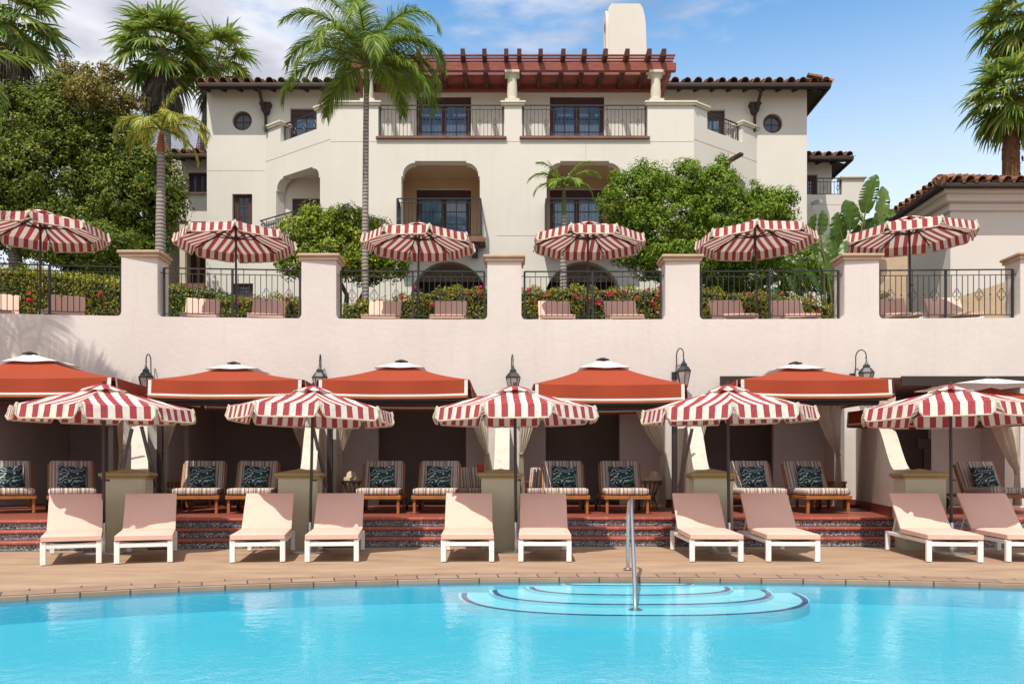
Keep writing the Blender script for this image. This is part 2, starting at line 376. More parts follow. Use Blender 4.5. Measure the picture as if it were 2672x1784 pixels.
# leaves
def leafm(name, cols, tr=0.25, rough=0.5): return mat(name, (0.06, 0.1, 0.02), rough, 0.2, island=cols, transl=tr)
M['oak'] = leafm('oak_leaves', [(0, (0.05, 0.10, 0.014)), (0.5, (0.12, 0.18, 0.022)), (0.85, (0.22, 0.25, 0.03)), (1, (0.30, 0.26, 0.05))], 0.3)
M['oak_dry'] = leafm('dry_top_leaves', [(0, (0.096, 0.109, 0.026)), (0.5, (0.208, 0.186, 0.046)), (1, (0.384, 0.264, 0.078))])
M['ficus'] = leafm('ficus_leaves', [(0, (0.06, 0.13, 0.012)), (0.5, (0.14, 0.24, 0.02)), (0.85, (0.25, 0.34, 0.03)), (1, (0.38, 0.42, 0.06))], 0.32)
M['ficus_y'] = leafm('yellow_green_leaves', [(0, (0.064, 0.124, 0.013)), (0.5, (0.192, 0.264, 0.021)), (0.85, (0.336, 0.388, 0.033)), (1, (0.480, 0.480, 0.052))])
M['hedge'] = leafm('bougainvillea_leaves', [(0, (0.07, 0.11, 0.012)), (0.4, (0.19, 0.22, 0.02)), (0.75, (0.32, 0.30, 0.025)), (0.93, (0.36, 0.24, 0.03)), (1, (0.36, 0.12, 0.035))])
M['hedge_g'] = leafm('hedge_leaves', [(0, (0.064, 0.124, 0.013)), (0.5, (0.208, 0.295, 0.023)), (1, (0.416, 0.465, 0.039))])
M['flower'] = leafm('red_bracts', [(0, (0.55, 0.02, 0.05)), (0.6, (0.75, 0.04, 0.10)), (1, (0.80, 0.15, 0.16))], 0.35)
M['palm'] = leafm('palm_leaflets', [(0, (0.056, 0.116, 0.016)), (0.5, (0.160, 0.264, 0.033)), (1, (0.352, 0.449, 0.065))], 0.3, 0.4)
M['palm_y'] = leafm('yellowing_leaflets', [(0, (0.096, 0.155, 0.019)), (0.5, (0.320, 0.357, 0.039)), (1, (0.608, 0.512, 0.104))], 0.3, 0.4)
M['fan'] = leafm('fan_leaves', [(0, (0.07, 0.14, 0.025)), (0.5, (0.18, 0.28, 0.045)), (0.85, (0.32, 0.38, 0.07)), (1, (0.44, 0.42, 0.10))], 0.42, 0.4)
M['dead'] = leafm('dead_fronds', [(0, (0.05, 0.04, 0.03)), (0.5, (0.14, 0.115, 0.09)), (1, (0.25, 0.20, 0.14))], 0.1, 0.8)
M['banana'] = leafm('broad_leaves', [(0, (0.03, 0.07, 0.010)), (0.5, (0.055, 0.11, 0.018)), (1, (0.11, 0.16, 0.03))], 0.15, 0.35)
M['stem'] = mat('green_stem', (0.12, 0.14, 0.03), 0.6, 0.3, noise=0.3, nscale=4)
M['bark'] = mat('bark', (0.10, 0.075, 0.05), 0.95, 0.1, noise=0.4, nscale=6, bump=0.6, bscale=18)
M['shaft'] = mat('crownshaft', (0.32, 0.11, 0.05), 0.7, 0.2, noise=0.4, nscale=5, stretch=(3, 3, 0.6))

def ring_bark():
    m = bpy.data.materials.new('ringed_bark'); m.use_nodes = True
    n, l = m.node_tree.nodes, m.node_tree.links; b = n['Principled BSDF']; b.inputs['Roughness'].default_value = 0.9
    t = n.new('ShaderNodeTexCoord'); wv = n.new('ShaderNodeTexWave'); wv.bands_direction = 'Z'; wv.inputs['Scale'].default_value = 3.4; wv.inputs['Distortion'].default_value = 2.5; wv.inputs['Detail'].default_value = 3
    l.new(t.outputs['Object'], wv.inputs['Vector'])
    rp = n.new('ShaderNodeValToRGB'); e = rp.color_ramp.elements; e[0].position = 0.05; e[0].color = (0.09, 0.075, 0.065, 1); e[1].position = 0.35; e[1].color = (0.30, 0.26, 0.23, 1)
    l.new(wv.outputs[0], rp.inputs[0]); l.new(rp.outputs[0], b.inputs['Base Color'])
    bp = n.new('ShaderNodeBump'); bp.inputs['Strength'].default_value = 0.5; bp.inputs['Distance'].default_value = 0.02; l.new(wv.outputs[0], bp.inputs['Height']); l.new(bp.outputs[0], b.inputs['Normal'])
    return m
M['rings'] = ring_bark()

def weather(m, amt):
    n, l = m.node_tree.nodes, m.node_tree.links; b = n['Principled BSDF']; src = b.inputs['Base Color'].links[0].from_socket
    t = n.new('ShaderNodeTexCoord'); mp = n.new('ShaderNodeMapping'); mp.inputs['Scale'].default_value = (3.0, 3.0, 0.22); l.new(t.outputs['Object'], mp.inputs[0])
    nz = n.new('ShaderNodeTexNoise'); nz.inputs['Scale'].default_value = 2.2; nz.inputs['Detail'].default_value = 7; nz.inputs['Roughness'].default_value = 0.65; l.new(mp.outputs[0], nz.inputs['Vector'])
    r = n.new('ShaderNodeMapRange'); r.inputs[1].default_value = 0.52; r.inputs[2].default_value = 0.75; r.inputs[4].default_value = amt; l.new(nz.outputs[0], r.inputs[0])
    mx = n.new('ShaderNodeMix'); mx.data_type = 'RGBA'; mx.blend_type = 'MULTIPLY'; l.new(r.outputs[0], mx.inputs[0]); l.new(src, mx.inputs[6]); mx.inputs[7].default_value = (0.62, 0.56, 0.50, 1)
    l.new(mx.outputs[2], b.inputs['Base Color'])
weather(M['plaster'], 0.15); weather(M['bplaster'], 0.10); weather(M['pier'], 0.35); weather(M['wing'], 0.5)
M['ledge'] = mat('brown_ledge', (0.24, 0.12, 0.09), 0.8, 0.2, noise=0.3, nscale=3)
# ------------------------------------------------------------------ ground, deck and pool
FLAT = Matrix(((1, 0, 0, 0), (0, 0, 1, 0), (0, 1, 0, 0), (0, 0, 0, 1)))       # prism in plan
def WY(x): return 17.93 - (0.0058 if x < 0 else 0.0017) * x * x
def SY(x): return 13.0 - (0.0115 if x < 1.5 else 0.004) * (x - 1.5) ** 2
M['deck'] = mat('sandstone_deck', (0.39, 0.275, 0.18), 0.85, 0.2, noise=0.35, nscale=1.7, color2=(0.29, 0.18, 0.12), bump=0.25, bscale=22, stretch=(0.6, 1.6, 1))
M['coping'] = brick_mat('coping_tile', (0.40, 0.265, 0.185), (0.33, 0.20, 0.135), (0.10, 0.06, 0.045), 0.43, 0.30, 0.008, 0.8, coord='UV')
M['ground'] = mat('far_ground', (0.12, 0.10, 0.07), 0.95, 0.1, noise=0.3, nscale=0.2)
M['terrace'] = mat('terrace_paving', (0.42, 0.30, 0.22), 0.9, 0.1, noise=0.2, nscale=1)
M['soil'] = mat('garden_soil', (0.07, 0.05, 0.03), 0.95, 0.1, noise=0.4, nscale=3)
outline = []
a = 0
for i in range(31):      # right arc, from far right to apex
    t = R(20) + (R(90) - R(20)) * i / 30; outline.append((1.0 + 16.0 * math.cos(t), -7.0 + 16.0 * math.sin(t)))
for i in range(1, 31):
    t = R(90) + R(80) * i / 30; outline.append((1.0 + 11.8 * math.cos(t), -2.8 + 11.8 * math.sin(t)))
outline += [(-10.6, 2.2), (outline[0][0], 2.2)] if outline[0][1] > 2.2 else [(-10.6, 2.2), (12, 2.2)]
outline = [p for p in outline if p[1] >= 2.2]
def norm_out(i):
    n = len(outline); p, q = outline[(i - 1) % n], outline[(i + 1) % n]
    d = Vector((q[0] - p[0], q[1] - p[1])).normalized(); return Vector((d.y, -d.x))
mb = MB(); mb.quad((-900, -300, -0.7), (900, -300, -0.7), (900, 1500, -0.7), (-900, 1500, -0.7))
struct(mb.build('ground', M['ground']))
mb = MB(); mb.prism([(-45, -30), (45, -30), (45, 14.5), (-45, 14.5)], -0.028, 0.0, FLAT, holes=[outline])
struct(mb.build('pool_deck', M['deck'], smooth=False))
# coping
mb = MB(); u = 0.0; N = len(outline)
prev = None
lip = [( -0.015, -0.045, -0.05), (-0.02, 0.0, -0.02), (0.0, 0.012, 0.0), (0.30, 0.012, 0.30), (0.46, 0.012, 0.46), (0.465, -0.02, 0.47)]
for i in range(N + 1):
    k = i % N; p = Vector(outline[k]); nn = norm_out(k)
    if prev is not None: u += (p - prev).length
    prev = p
    ring = [((p.x + nn.x * o, p.y + nn.y * o, z), (u, v + 0.6)) for o, z, v in lip]
    if i:
        for j in range(len(lip) - 1):
            a_, b_ = last[j], last[j + 1]; c_, d_ = ring[j + 1], ring[j]
            mb.quad(a_[0], b_[0], c_[0], d_[0], uv=(a_[1], b_[1], c_[1], d_[1]))
    last = ring
cop = mb.build('pool_coping', M['coping'], smooth=False); struct(cop)
# basin
M['basin'] = mat('pool_plaster', (0.085, 0.49, 0.62), 0.8, 0.1, noise=0.10, nscale=0.6, color2=(0.068, 0.445, 0.59))
M['pstep'] = mat('pool_step_plaster', (0.21, 0.60, 0.70), 0.8, 0.1, noise=0.05, nscale=2)
M['pline'] = mat('blue_mosaic', (0.01, 0.06, 0.20), 0.5, 0.4, noise=0.3, nscale=40)
PF = -0.25
mb = MB()
for i in range(N):
    p, q = outline[i], outline[(i + 1) % N]; mb.quad((*p, -0.03), (*q, -0.03), (*q, PF), (*p, PF))
mb.add([(*p, PF) for p in outline], [tuple(t) for t in geometry.tessellate_polygon([[Vector((*p, 0)) for p in outline]])])
struct(mb.build('pool_basin', M['basin'], smooth=False))
steps = [(0.65, 0.13, -0.056), (1.03, 0.60, -0.085), (1.42, 1.00, -0.115), (1.74, 1.42, -0.145)]
for k, (hw, d, z) in enumerate(steps):
    def curve(hw, d, n=40, y0=8.995):
        out = []
        for i in range(n + 1):
            t = PI * i / n; c, s_ = math.cos(t), math.sin(t); e = 2 / 2.5
            out.append((1.24 + hw * math.copysign(abs(c) ** e, c), y0 - d * abs(s_) ** e))
        return out
    o = curve(hw + 0.07, d + 0.10 + 0.02 * k)
    mb = MB(); mb.prism(o + [(1.24 - hw - 0.07, 9.02), (1.24 + hw + 0.07, 9.02)], PF - 0.01, z, FLAT)
    s_ = mb.build('pool_step', M['pstep'], smooth=False); struct(s_)
    o1, o2 = curve(hw + 0.03, d + 0.030, y0=8.93 - 0.02 * k), curve(hw - 0.025, d - 0.022, y0=8.93 - 0.02 * k)
    mb = MB()
    for i in range(40): mb.quad((*o1[i], z + 0.003), (*o1[i + 1], z + 0.003), (*o2[i + 1], z + 0.003), (*o2[i], z + 0.003))
    mb.build('step_edge_line', M['pline'], s_, smooth=False)
# water
wm = bpy.data.materials.new('pool_water'); wm.use_nodes = True
n, l = wm.node_tree.nodes, wm.node_tree.links; n.clear()
out = n.new('ShaderNodeOutputMaterial'); tr = n.new('ShaderNodeBsdfTransparent'); tr.inputs[0].default_value = (0.86, 0.985, 1.0, 1)
gl = n.new('ShaderNodeBsdfGlossy'); gl.inputs['Roughness'].default_value = 0.015; gl.inputs['Color'].default_value = (0.9, 0.97, 1, 1)
fr = n.new('ShaderNodeFresnel'); fr.inputs[0].default_value = 1.33
ml = n.new('ShaderNodeMath'); ml.operation = 'MULTIPLY'; ml.inputs[1].default_value = 0.36; l.new(fr.outputs[0], ml.inputs[0])
mx = n.new('ShaderNodeMixShader'); l.new(ml.outputs[0], mx.inputs[0]); l.new(tr.outputs[0], mx.inputs[1]); l.new(gl.outputs[0], mx.inputs[2]); l.new(mx.outputs[0], out.inputs['Surface'])
t = n.new('ShaderNodeTexCoord'); mp = n.new('ShaderNodeMapping'); mp.inputs['Scale'].default_value = (1.0, 1.0, 1.0); l.new(t.outputs['Object'], mp.inputs[0])
nz = n.new('ShaderNodeTexNoise'); nz.inputs['Scale'].default_value = 7; nz.inputs['Detail'].default_value = 3; l.new(mp.outputs[0], nz.inputs['Vector'])
nz2 = n.new('ShaderNodeTexNoise'); nz2.inputs['Scale'].default_value = 38; nz2.inputs['Detail'].default_value = 2; l.new(mp.outputs[0], nz2.inputs['Vector'])
ad = n.new('ShaderNodeMath'); ad.operation = 'MULTIPLY_ADD'; ad.inputs[1].default_value = 0.30; l.new(nz2.outputs[0], ad.inputs[0]); l.new(nz.outputs[0], ad.inputs[2])
bp = n.new('ShaderNodeBump'); bp.inputs['Strength'].default_value = 0.28; bp.inputs['Distance'].default_value = 0.012; l.new(ad.outputs[0], bp.inputs['Height'])
l.new(bp.outputs[0], gl.inputs['Normal']); l.new(bp.outputs[0], fr.inputs['Normal'])
mb = MB(); mb.add([(*p, -0.035) for p in outline], [tuple(t_) for t_ in geometry.tessellate_polygon([[Vector((*p, 0)) for p in outline]])])
struct(mb.build('pool_water', wm, smooth=False))

# handrail
hr = thing('pool_handrail', (1.3, 9.5, 0.012), 'polished steel handrail arching down into the pool steps', 'handrail')
pts = [(1.345, 9.72, 0.0), (1.345, 9.71, 0.55), (1.347, 9.66, 0.72), (1.345, 9.55, 0.815), (1.338, 9.40, 0.835), (1.318, 9.22, 0.79), (1.285, 8.98, 0.68), (1.222, 8.45, 0.38), (1.165, 7.95, 0.06), (1.145, 7.80, -0.05), (1.14, 7.74, -0.145)]
fine = []
for i in range(len(pts) - 1):
    p0, p1, p2, p3 = [Vector(pts[max(0, min(len(pts) - 1, j))]) for j in (i - 1, i, i + 1, i + 2)]
    for k in range(4):
        t_ = k / 4; fine.append(0.5 * ((2 * p1) + (p2 - p0) * t_ + (2 * p0 - 5 * p1 + 4 * p2 - p3) * t_ ** 2 + (3 * p1 - p0 - 3 * p2 + p3) * t_ ** 3))
fine.append(Vector(pts[-1]))
MB().tube(fine, 0.0205, 14).build('rail', M['steel'], hr, world=True)
MB().lathe([(0.055, 0), (0.055, 0.008), (0.03, 0.02)], 20, (1.345, 9.72, 0.012)).build('flange', M['steel'], hr, world=True)
MB().lathe([(0.07, 0), (0.07, 0.008), (0.03, 0.02)], 20, (1.14, 7.74, -0.145)).build('flange', M['steel'], hr, world=True)

# ------------------------------------------------------------------ steps and cabana floor
XS = [(-17 + i * 0.5) for i in range(69)]
HS, TR, FZ = 0.14, 0.30, 0.42
mbR = [MB() for _ in range(3)]; mbN = [MB() for _ in range(3)]
for s in range(3):
    for i in range(len(XS) - 1):
        x0, x1 = XS[i], XS[i + 1]; ya, yb = SY(x0) + s * TR, SY(x1) + s * TR; z0, z1 = s * HS, (s + 1) * HS
        mbR[s].quad((x0, ya, z0), (x1, yb, z0), (x1, yb, z1 - 0.04), (x0, ya, z1 - 0.04), uv=((x0, 0), (x1, 0), (x1, 0.1 * 1.0), (x0, 0.1)))
        f = 0.035; e = [(-f + 0.006, z1 - 0.042), (-f, z1 - 0.034), (-f, z1 - 0.012), (-f + 0.012, z1), (TR if s < 2 else 0.30, z1)]
        for j in range(4):
            mbN[s].quad((x0, ya + e[j][0], e[j][1]), (x1, yb + e[j][0], e[j][1]), (x1, yb + e[j + 1][0], e[j + 1][1]), (x0, ya + e[j + 1][0], e[j + 1][1]),
                        uv=((x0 + s * .13, j), (x1 + s * .13, j), (x1 + s * .13, j + .9), (x0 + s * .13, j + .9)))
        mbN[s].quad((x0, ya, z1 - 0.042), (x1, yb, z1 - 0.042), (x1, yb - f + 0.006, z1 - 0.042), (x0, ya - f + 0.006, z1 - 0.042), uv=((x0, 0), (x1, 0), (x1, 1), (x0, 1)))
    r_ = mbN[s].build('entry_step', M['nosing'], smooth=False); struct(r_)
    mbR[s].build('patterned_riser', M['riser'], r_, smooth=False)
mb = MB()
for i in range(len(XS) - 1):
    x0, x1 = XS[i], XS[i + 1]
    mb.quad((x0, SY(x0) + 0.90, FZ - 0.002), (x1, SY(x1) + 0.90, FZ - 0.002), (x1, 24, FZ - 0.002), (x0, 24, FZ - 0.002))
struct(mb.build('cabana_floor', M['terra'], smooth=False))

# ------------------------------------------------------------------ retaining wall
PIERS = [(-11.55, 0), (PX(357, 17.45), 1), (PX(831, 17.8), 2), (PX(1316, 17.93), 3), (PX(1781, 17.9), 4), (PX(2248, 17.85), 5), (PX(2710, 17.7), 6), (15.2, 7)]
PX_ = [p[0] for p in PIERS]; HWD = 0.365; ZT, ZP = 4.44, 5.70; ZOs = [2.80] * 5 + [3.18] * 2; ZO = 3.18
rw = thing('retaining_wall', (0, 17.9, 0), 'long cream plaster retaining wall with square capped pillars, carrying the upper terrace', 'wall')
def seg(mb, x0, x1, za0, za1, zb0, zb1, dy0=0.0, dy1=0.45):
    """wall piece x0..x1; bottom za0,zb0 and top za1,zb1 at either end"""
    y0, y1 = WY(x0), WY(x1)
    v = [(x0, y0 + dy0, za0), (x1, y1 + dy0, zb0), (x1, y1 + dy0, zb1), (x0, y0 + dy0, za1), (x0, y0 + dy1, za0), (x1, y1 + dy1, zb0), (x1, y1 + dy1, zb1), (x0, y0 + dy1, za1)]
    mb.add(v, [(0, 1, 2, 3), (5, 4, 7, 6), (3, 2, 6, 7), (1, 0, 4, 5), (0, 3, 7, 4), (2, 1, 5, 6)])
mb = MB()
for i, x in enumerate(PX_):
    seg(mb, x - HWD, x + HWD, FZ - 0.3, ZP, FZ - 0.3, ZP, 0, 0.56)
for i in range(len(PX_) - 1):
    a_, b_ = PX_[i] + HWD, PX_[i + 1] - HWD
    fl = [(0, 0.09), (0.014, 0.045), (0.035, 0.018), (0.06, 0.004), (0.10, 0)]
    st_ = [(a_ + d, ZT + h) for d, h in fl] + [(a_ + (b_ - a_) * k / 6, ZT) for k in range(1, 6)] + [(b_ - d, ZT + h) for d, h in fl[::-1]]
    for (p, zp), (q, zq) in zip(st_[:-1], st_[1:]): seg(mb, p, q, ZOs[i], zp, ZOs[i], zq)
mb.build('wall', M['plaster'], rw, world=True, smooth=False)
for i, x in enumerate(PX_[:-1]):
    mb = MB(); y = WY(x)
    mb.rbox(x - HWD - 0.05, x + HWD + 0.05, y - 0.05, y + 0.61, ZP - 0.02, ZP + 0.05, 0.015)
    mb.rbox(x - HWD - 0.085, x + HWD + 0.085, y - 0.085, y + 0.645, ZP + 0.052, ZP + 0.115, 0.02)
    mb.build('pillar_cap', M['cap'], rw, world=True)
# cabana interiors : ceiling, side partitions, light back walls and the darker recess between them
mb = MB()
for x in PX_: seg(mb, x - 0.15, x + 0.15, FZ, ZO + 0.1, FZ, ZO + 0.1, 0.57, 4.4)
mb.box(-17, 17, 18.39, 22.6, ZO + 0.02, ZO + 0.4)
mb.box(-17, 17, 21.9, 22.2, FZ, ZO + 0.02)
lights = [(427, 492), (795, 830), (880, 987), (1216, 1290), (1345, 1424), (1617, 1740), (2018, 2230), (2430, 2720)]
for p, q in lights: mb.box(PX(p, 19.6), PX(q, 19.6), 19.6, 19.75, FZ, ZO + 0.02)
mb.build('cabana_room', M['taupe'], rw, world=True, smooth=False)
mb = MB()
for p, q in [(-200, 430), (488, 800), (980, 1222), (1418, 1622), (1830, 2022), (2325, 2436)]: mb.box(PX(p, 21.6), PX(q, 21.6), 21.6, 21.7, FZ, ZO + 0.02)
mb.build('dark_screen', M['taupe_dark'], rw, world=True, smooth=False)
# dark headers over the two right openings
for i, (p, q) in enumerate([(1878, 2215), (2350, 2680)]):
    mb = MB(); mb.box(PX(p, 17.75), PX(q, 17.75), 17.70, 17.745, 3.0, 3.2); mb.build('opening_header', M['gutter'], rw, world=True)
# a wall-mounted screen in the right cabana
tv = thing('wall_screen', at(2411, 1160, 19.5), 'black wall-mounted screen in the far right cabana', 'screen')
MB().rbox(-0.16, 0.16, -0.02, 0.05, -0.1, 0.14, 0.01).box(0.0, 0.16, 0.0, 0.06, -0.85, -0.1).build('screen_panel', M['gutter'], tv)

# low pillars and wing walls
WP = [(-5.65, 1), (-3.17, 2), (-0.17, 3), (2.98, 4), (6.12, 5)]
WLAB = ['curved plaster wing wall ending in a capped pillar between the first and second lounger', 'curved wing wall and capped pillar behind the second umbrella from the left, beside its tilted brace',
        'curved wing wall and capped pillar at the centre, behind the middle poolside umbrella', 'curved wing wall and capped pillar behind the fourth lower umbrella, right of the handrail', 'tall rough plastered wing wall sweeping down to a capped pillar at the right']
for (xp, i), lab in zip(WP, WLAB):
    xw = PX_[i]; yw = WY(xw); yp = 12.38 if i not in (1,) else 12.2
    th = thing('wing_wall', (xp, yp, 0), lab, 'wing wall', 'curved wing walls between the cabanas')
    d = Vector((xw - xp, yw - (yp + 0.5), 0)); L = d.length; d.normalize()
    O = Vector((xp, yp + 0.5, 0)); side = Vector((d.y, -d.x, 0))
    prof = []
    for k in range(41):
        s_ = k / 40
        z = 1.19 + 0.80 * smoothstep((s_ - 0.10) / 0.36) + 0.10 * smoothstep((s_ - 0.5) / 0.5)
        prof.append((s_ * L, z))
    prof = [(0, 0.0)] + prof + [(L, 0.0)]
    Mx = Matrix(((d.x, side.x, 0, O.x), (d.y, side.y, 0, O.y), (0, 0, 1, 0), (0, 0, 0, 1)))
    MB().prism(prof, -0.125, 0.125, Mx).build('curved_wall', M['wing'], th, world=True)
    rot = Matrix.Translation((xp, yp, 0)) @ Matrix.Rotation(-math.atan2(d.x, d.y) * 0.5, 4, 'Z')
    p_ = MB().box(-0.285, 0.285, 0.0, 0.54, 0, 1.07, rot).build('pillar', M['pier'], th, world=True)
    mb = MB(); mb.rbox(-0.315, 0.315, -0.03, 0.57, 1.055, 1.085, 0.008, M=rot); mb.rbox(-0.345, 0.345, -0.06, 0.60, 1.087, 1.135, 0.018, 3, M=rot)
    mb.add([(-0.34, -0.055, 1.13), (0.34, -0.055, 1.13), (0.34, 0.595, 1.13), (-0.34, 0.595, 1.13), (0, 0.27, 1.205)], [(0, 1, 4), (1, 2, 4), (2, 3, 4), (3, 0, 4)], rot)
    mb.build('cap', M['ochre'], th, world=True)
    mb = MB()
    for sg in (-1, 1):
        a_, b_ = O + side * sg * 0.135 + d * 0.75, O + side * sg * 0.135 + d * (L - 0.02)
        mb.quad((a_.x, a_.y, FZ), (b_.x, b_.y, FZ), (b_.x, b_.y, FZ + 0.17), (a_.x, a_.y, FZ + 0.17), uv=((0, 0), (L, 0), (L, 1), (0, 1)))
        c_, e_ = a_ - side * sg * 0.02, b_ - side * sg * 0.02
        mb.quad((a_.x, a_.y, FZ + 0.17), (b_.x, b_.y, FZ + 0.17), (e_.x, e_.y, FZ + 0.17), (c_.x, c_.y, FZ + 0.17), uv=((0, 0), (L, 0), (L, 1), (0, 1)))
    x0, x1 = xw - HWD, xw + HWD
    mb.quad((x0, WY(x0) - 0.012, FZ), (x1, WY(x1) - 0.012, FZ), (x1, WY(x1) - 0.012, FZ + 0.17), (x0, WY(x0) - 0.012, FZ + 0.17), uv=((0, 0), (.73, 0), (.73, 1), (0, 1)))
    mb.build('skirting', M['skirt'], th, world=True, smooth=False)

# terrace railings
RL = ['black iron railing left of the leftmost wall pillar, below the leftmost upper umbrella', 'black iron railing crossed by the grey palm trunk', 'black iron railing in front of the pale thin palm trunk, left of the middle pillar',
      'black iron railing in front of the red-flowered hedge, right of the middle pillar', 'black iron railing in front of the bird-of-paradise leaves', 'black iron railing with clear quatrefoil ornaments at the far right']
def diamond(mb, c, s_, kind):
    if kind:
        for k in range(4):
            a_ = k * PI / 2 + PI / 4; cx, cz = c.x + math.sin(k * PI / 2) * s_ * 0.55, c.z + math.cos(k * PI / 2) * s_ * 0.85
            pts_ = [(cx + math.sin(k * PI / 2 + t) * s_ * 0.5, c.y, cz + math.cos(k * PI / 2 + t) * s_ * 0.62) for t in [(-1.9 + 3.8 * j / 8) for j in range(9)]]
            mb.tube(pts_, 0.007, 5)
    else:
        mb.lathe([(0.004, -0.035), (0.022, 0), (0.004, 0.035)], 6, tuple(c))
for i in range(6):
    a_, b_ = PX_[i] + HWD, PX_[i + 1] - HWD; y0, y1 = WY(a_) + 0.16, WY(b_) + 0.16
    th = thing('terrace_railing', ((a_ + b_) / 2, (y0 + y1) / 2, ZT), RL[i], 'railing', 'railings along the upper terrace')
    P = lambda t, z: Vector((a_ + (b_ - a_) * t, y0 + (y1 - y0) * t, z))
    W = b_ - a_; e = 0.07 / W
    MB().bar(P(e, 5.50), P(1 - e, 5.50), 0.045, 0.022).build('top_rail', M['iron'], th, world=True)
    MB().bar(P(e, 5.385), P(1 - e, 5.385), 0.02, 0.014).build('upper_bar', M['iron'], th, world=True)
    MB().bar(P(e, 4.535), P(1 - e, 4.535), 0.02, 0.016).build('bottom_bar', M['iron'], th, world=True)
    for t in (e, 0.5, 1 - e):
        m_ = MB().bar(P(t, 4.44), P(t, 5.5), 0.042); m_.bar(P(t, 4.452), P(t, 4.462), 0.09)
        if t != 0.5: m_.bar(P(t, 5.40), P(0.0 if t < 0.5 else 1.0, 5.40), 0.014)
        m_.build('post', M['iron'], th, world=True)
    nb = int(round(W / 0.123)); mb = MB()
    for k in range(1, nb):
        t = e + (1 - 2 * e) * k / nb
        if abs(t - 0.5) < 0.012: continue
        long_ = k % 4 == 2
        mb.bar(P(t, 4.535), P(t, 5.5 if long_ else 5.385), 0.013)
        if long_: orn = MB(); diamond(orn, P(t, 4.97), 0.085, True); orn.build('quatrefoil', M['iron'], th, world=True)
        elif k % 4 == 0: diamond(mb, P(t, 4.97), 0.03, False)
    mb.build('balusters', M['iron'], th, world=True, smooth=False)

# upper terrace paving
mb = MB()
xs = [-18 + 2 * i for i in range(19)]
for x0, x1 in zip(xs[:-1], xs[1:]): mb.quad((x0, WY(x0) + 0.45, 4.2), (x1, WY(x1) + 0.45, 4.2), (x1, 20.7, 4.2), (x0, 20.7, 4.2))
struct(mb.build('terrace_floor', M['terrace'], smooth=False))
mb = MB(); mb.quad((-80, 20.7, 4.196), (80, 20.7, 4.196), (80, 140, 4.196), (-80, 140, 4.196))
for sg in (-1, 1): mb.quad((sg * 18, 17, 4.196), (sg * 80, 17, 4.196), (sg * 80, 20.7, 4.196), (sg * 18, 20.7, 4.196))
struct(mb.build('garden_ground', M['soil'], smooth=False))
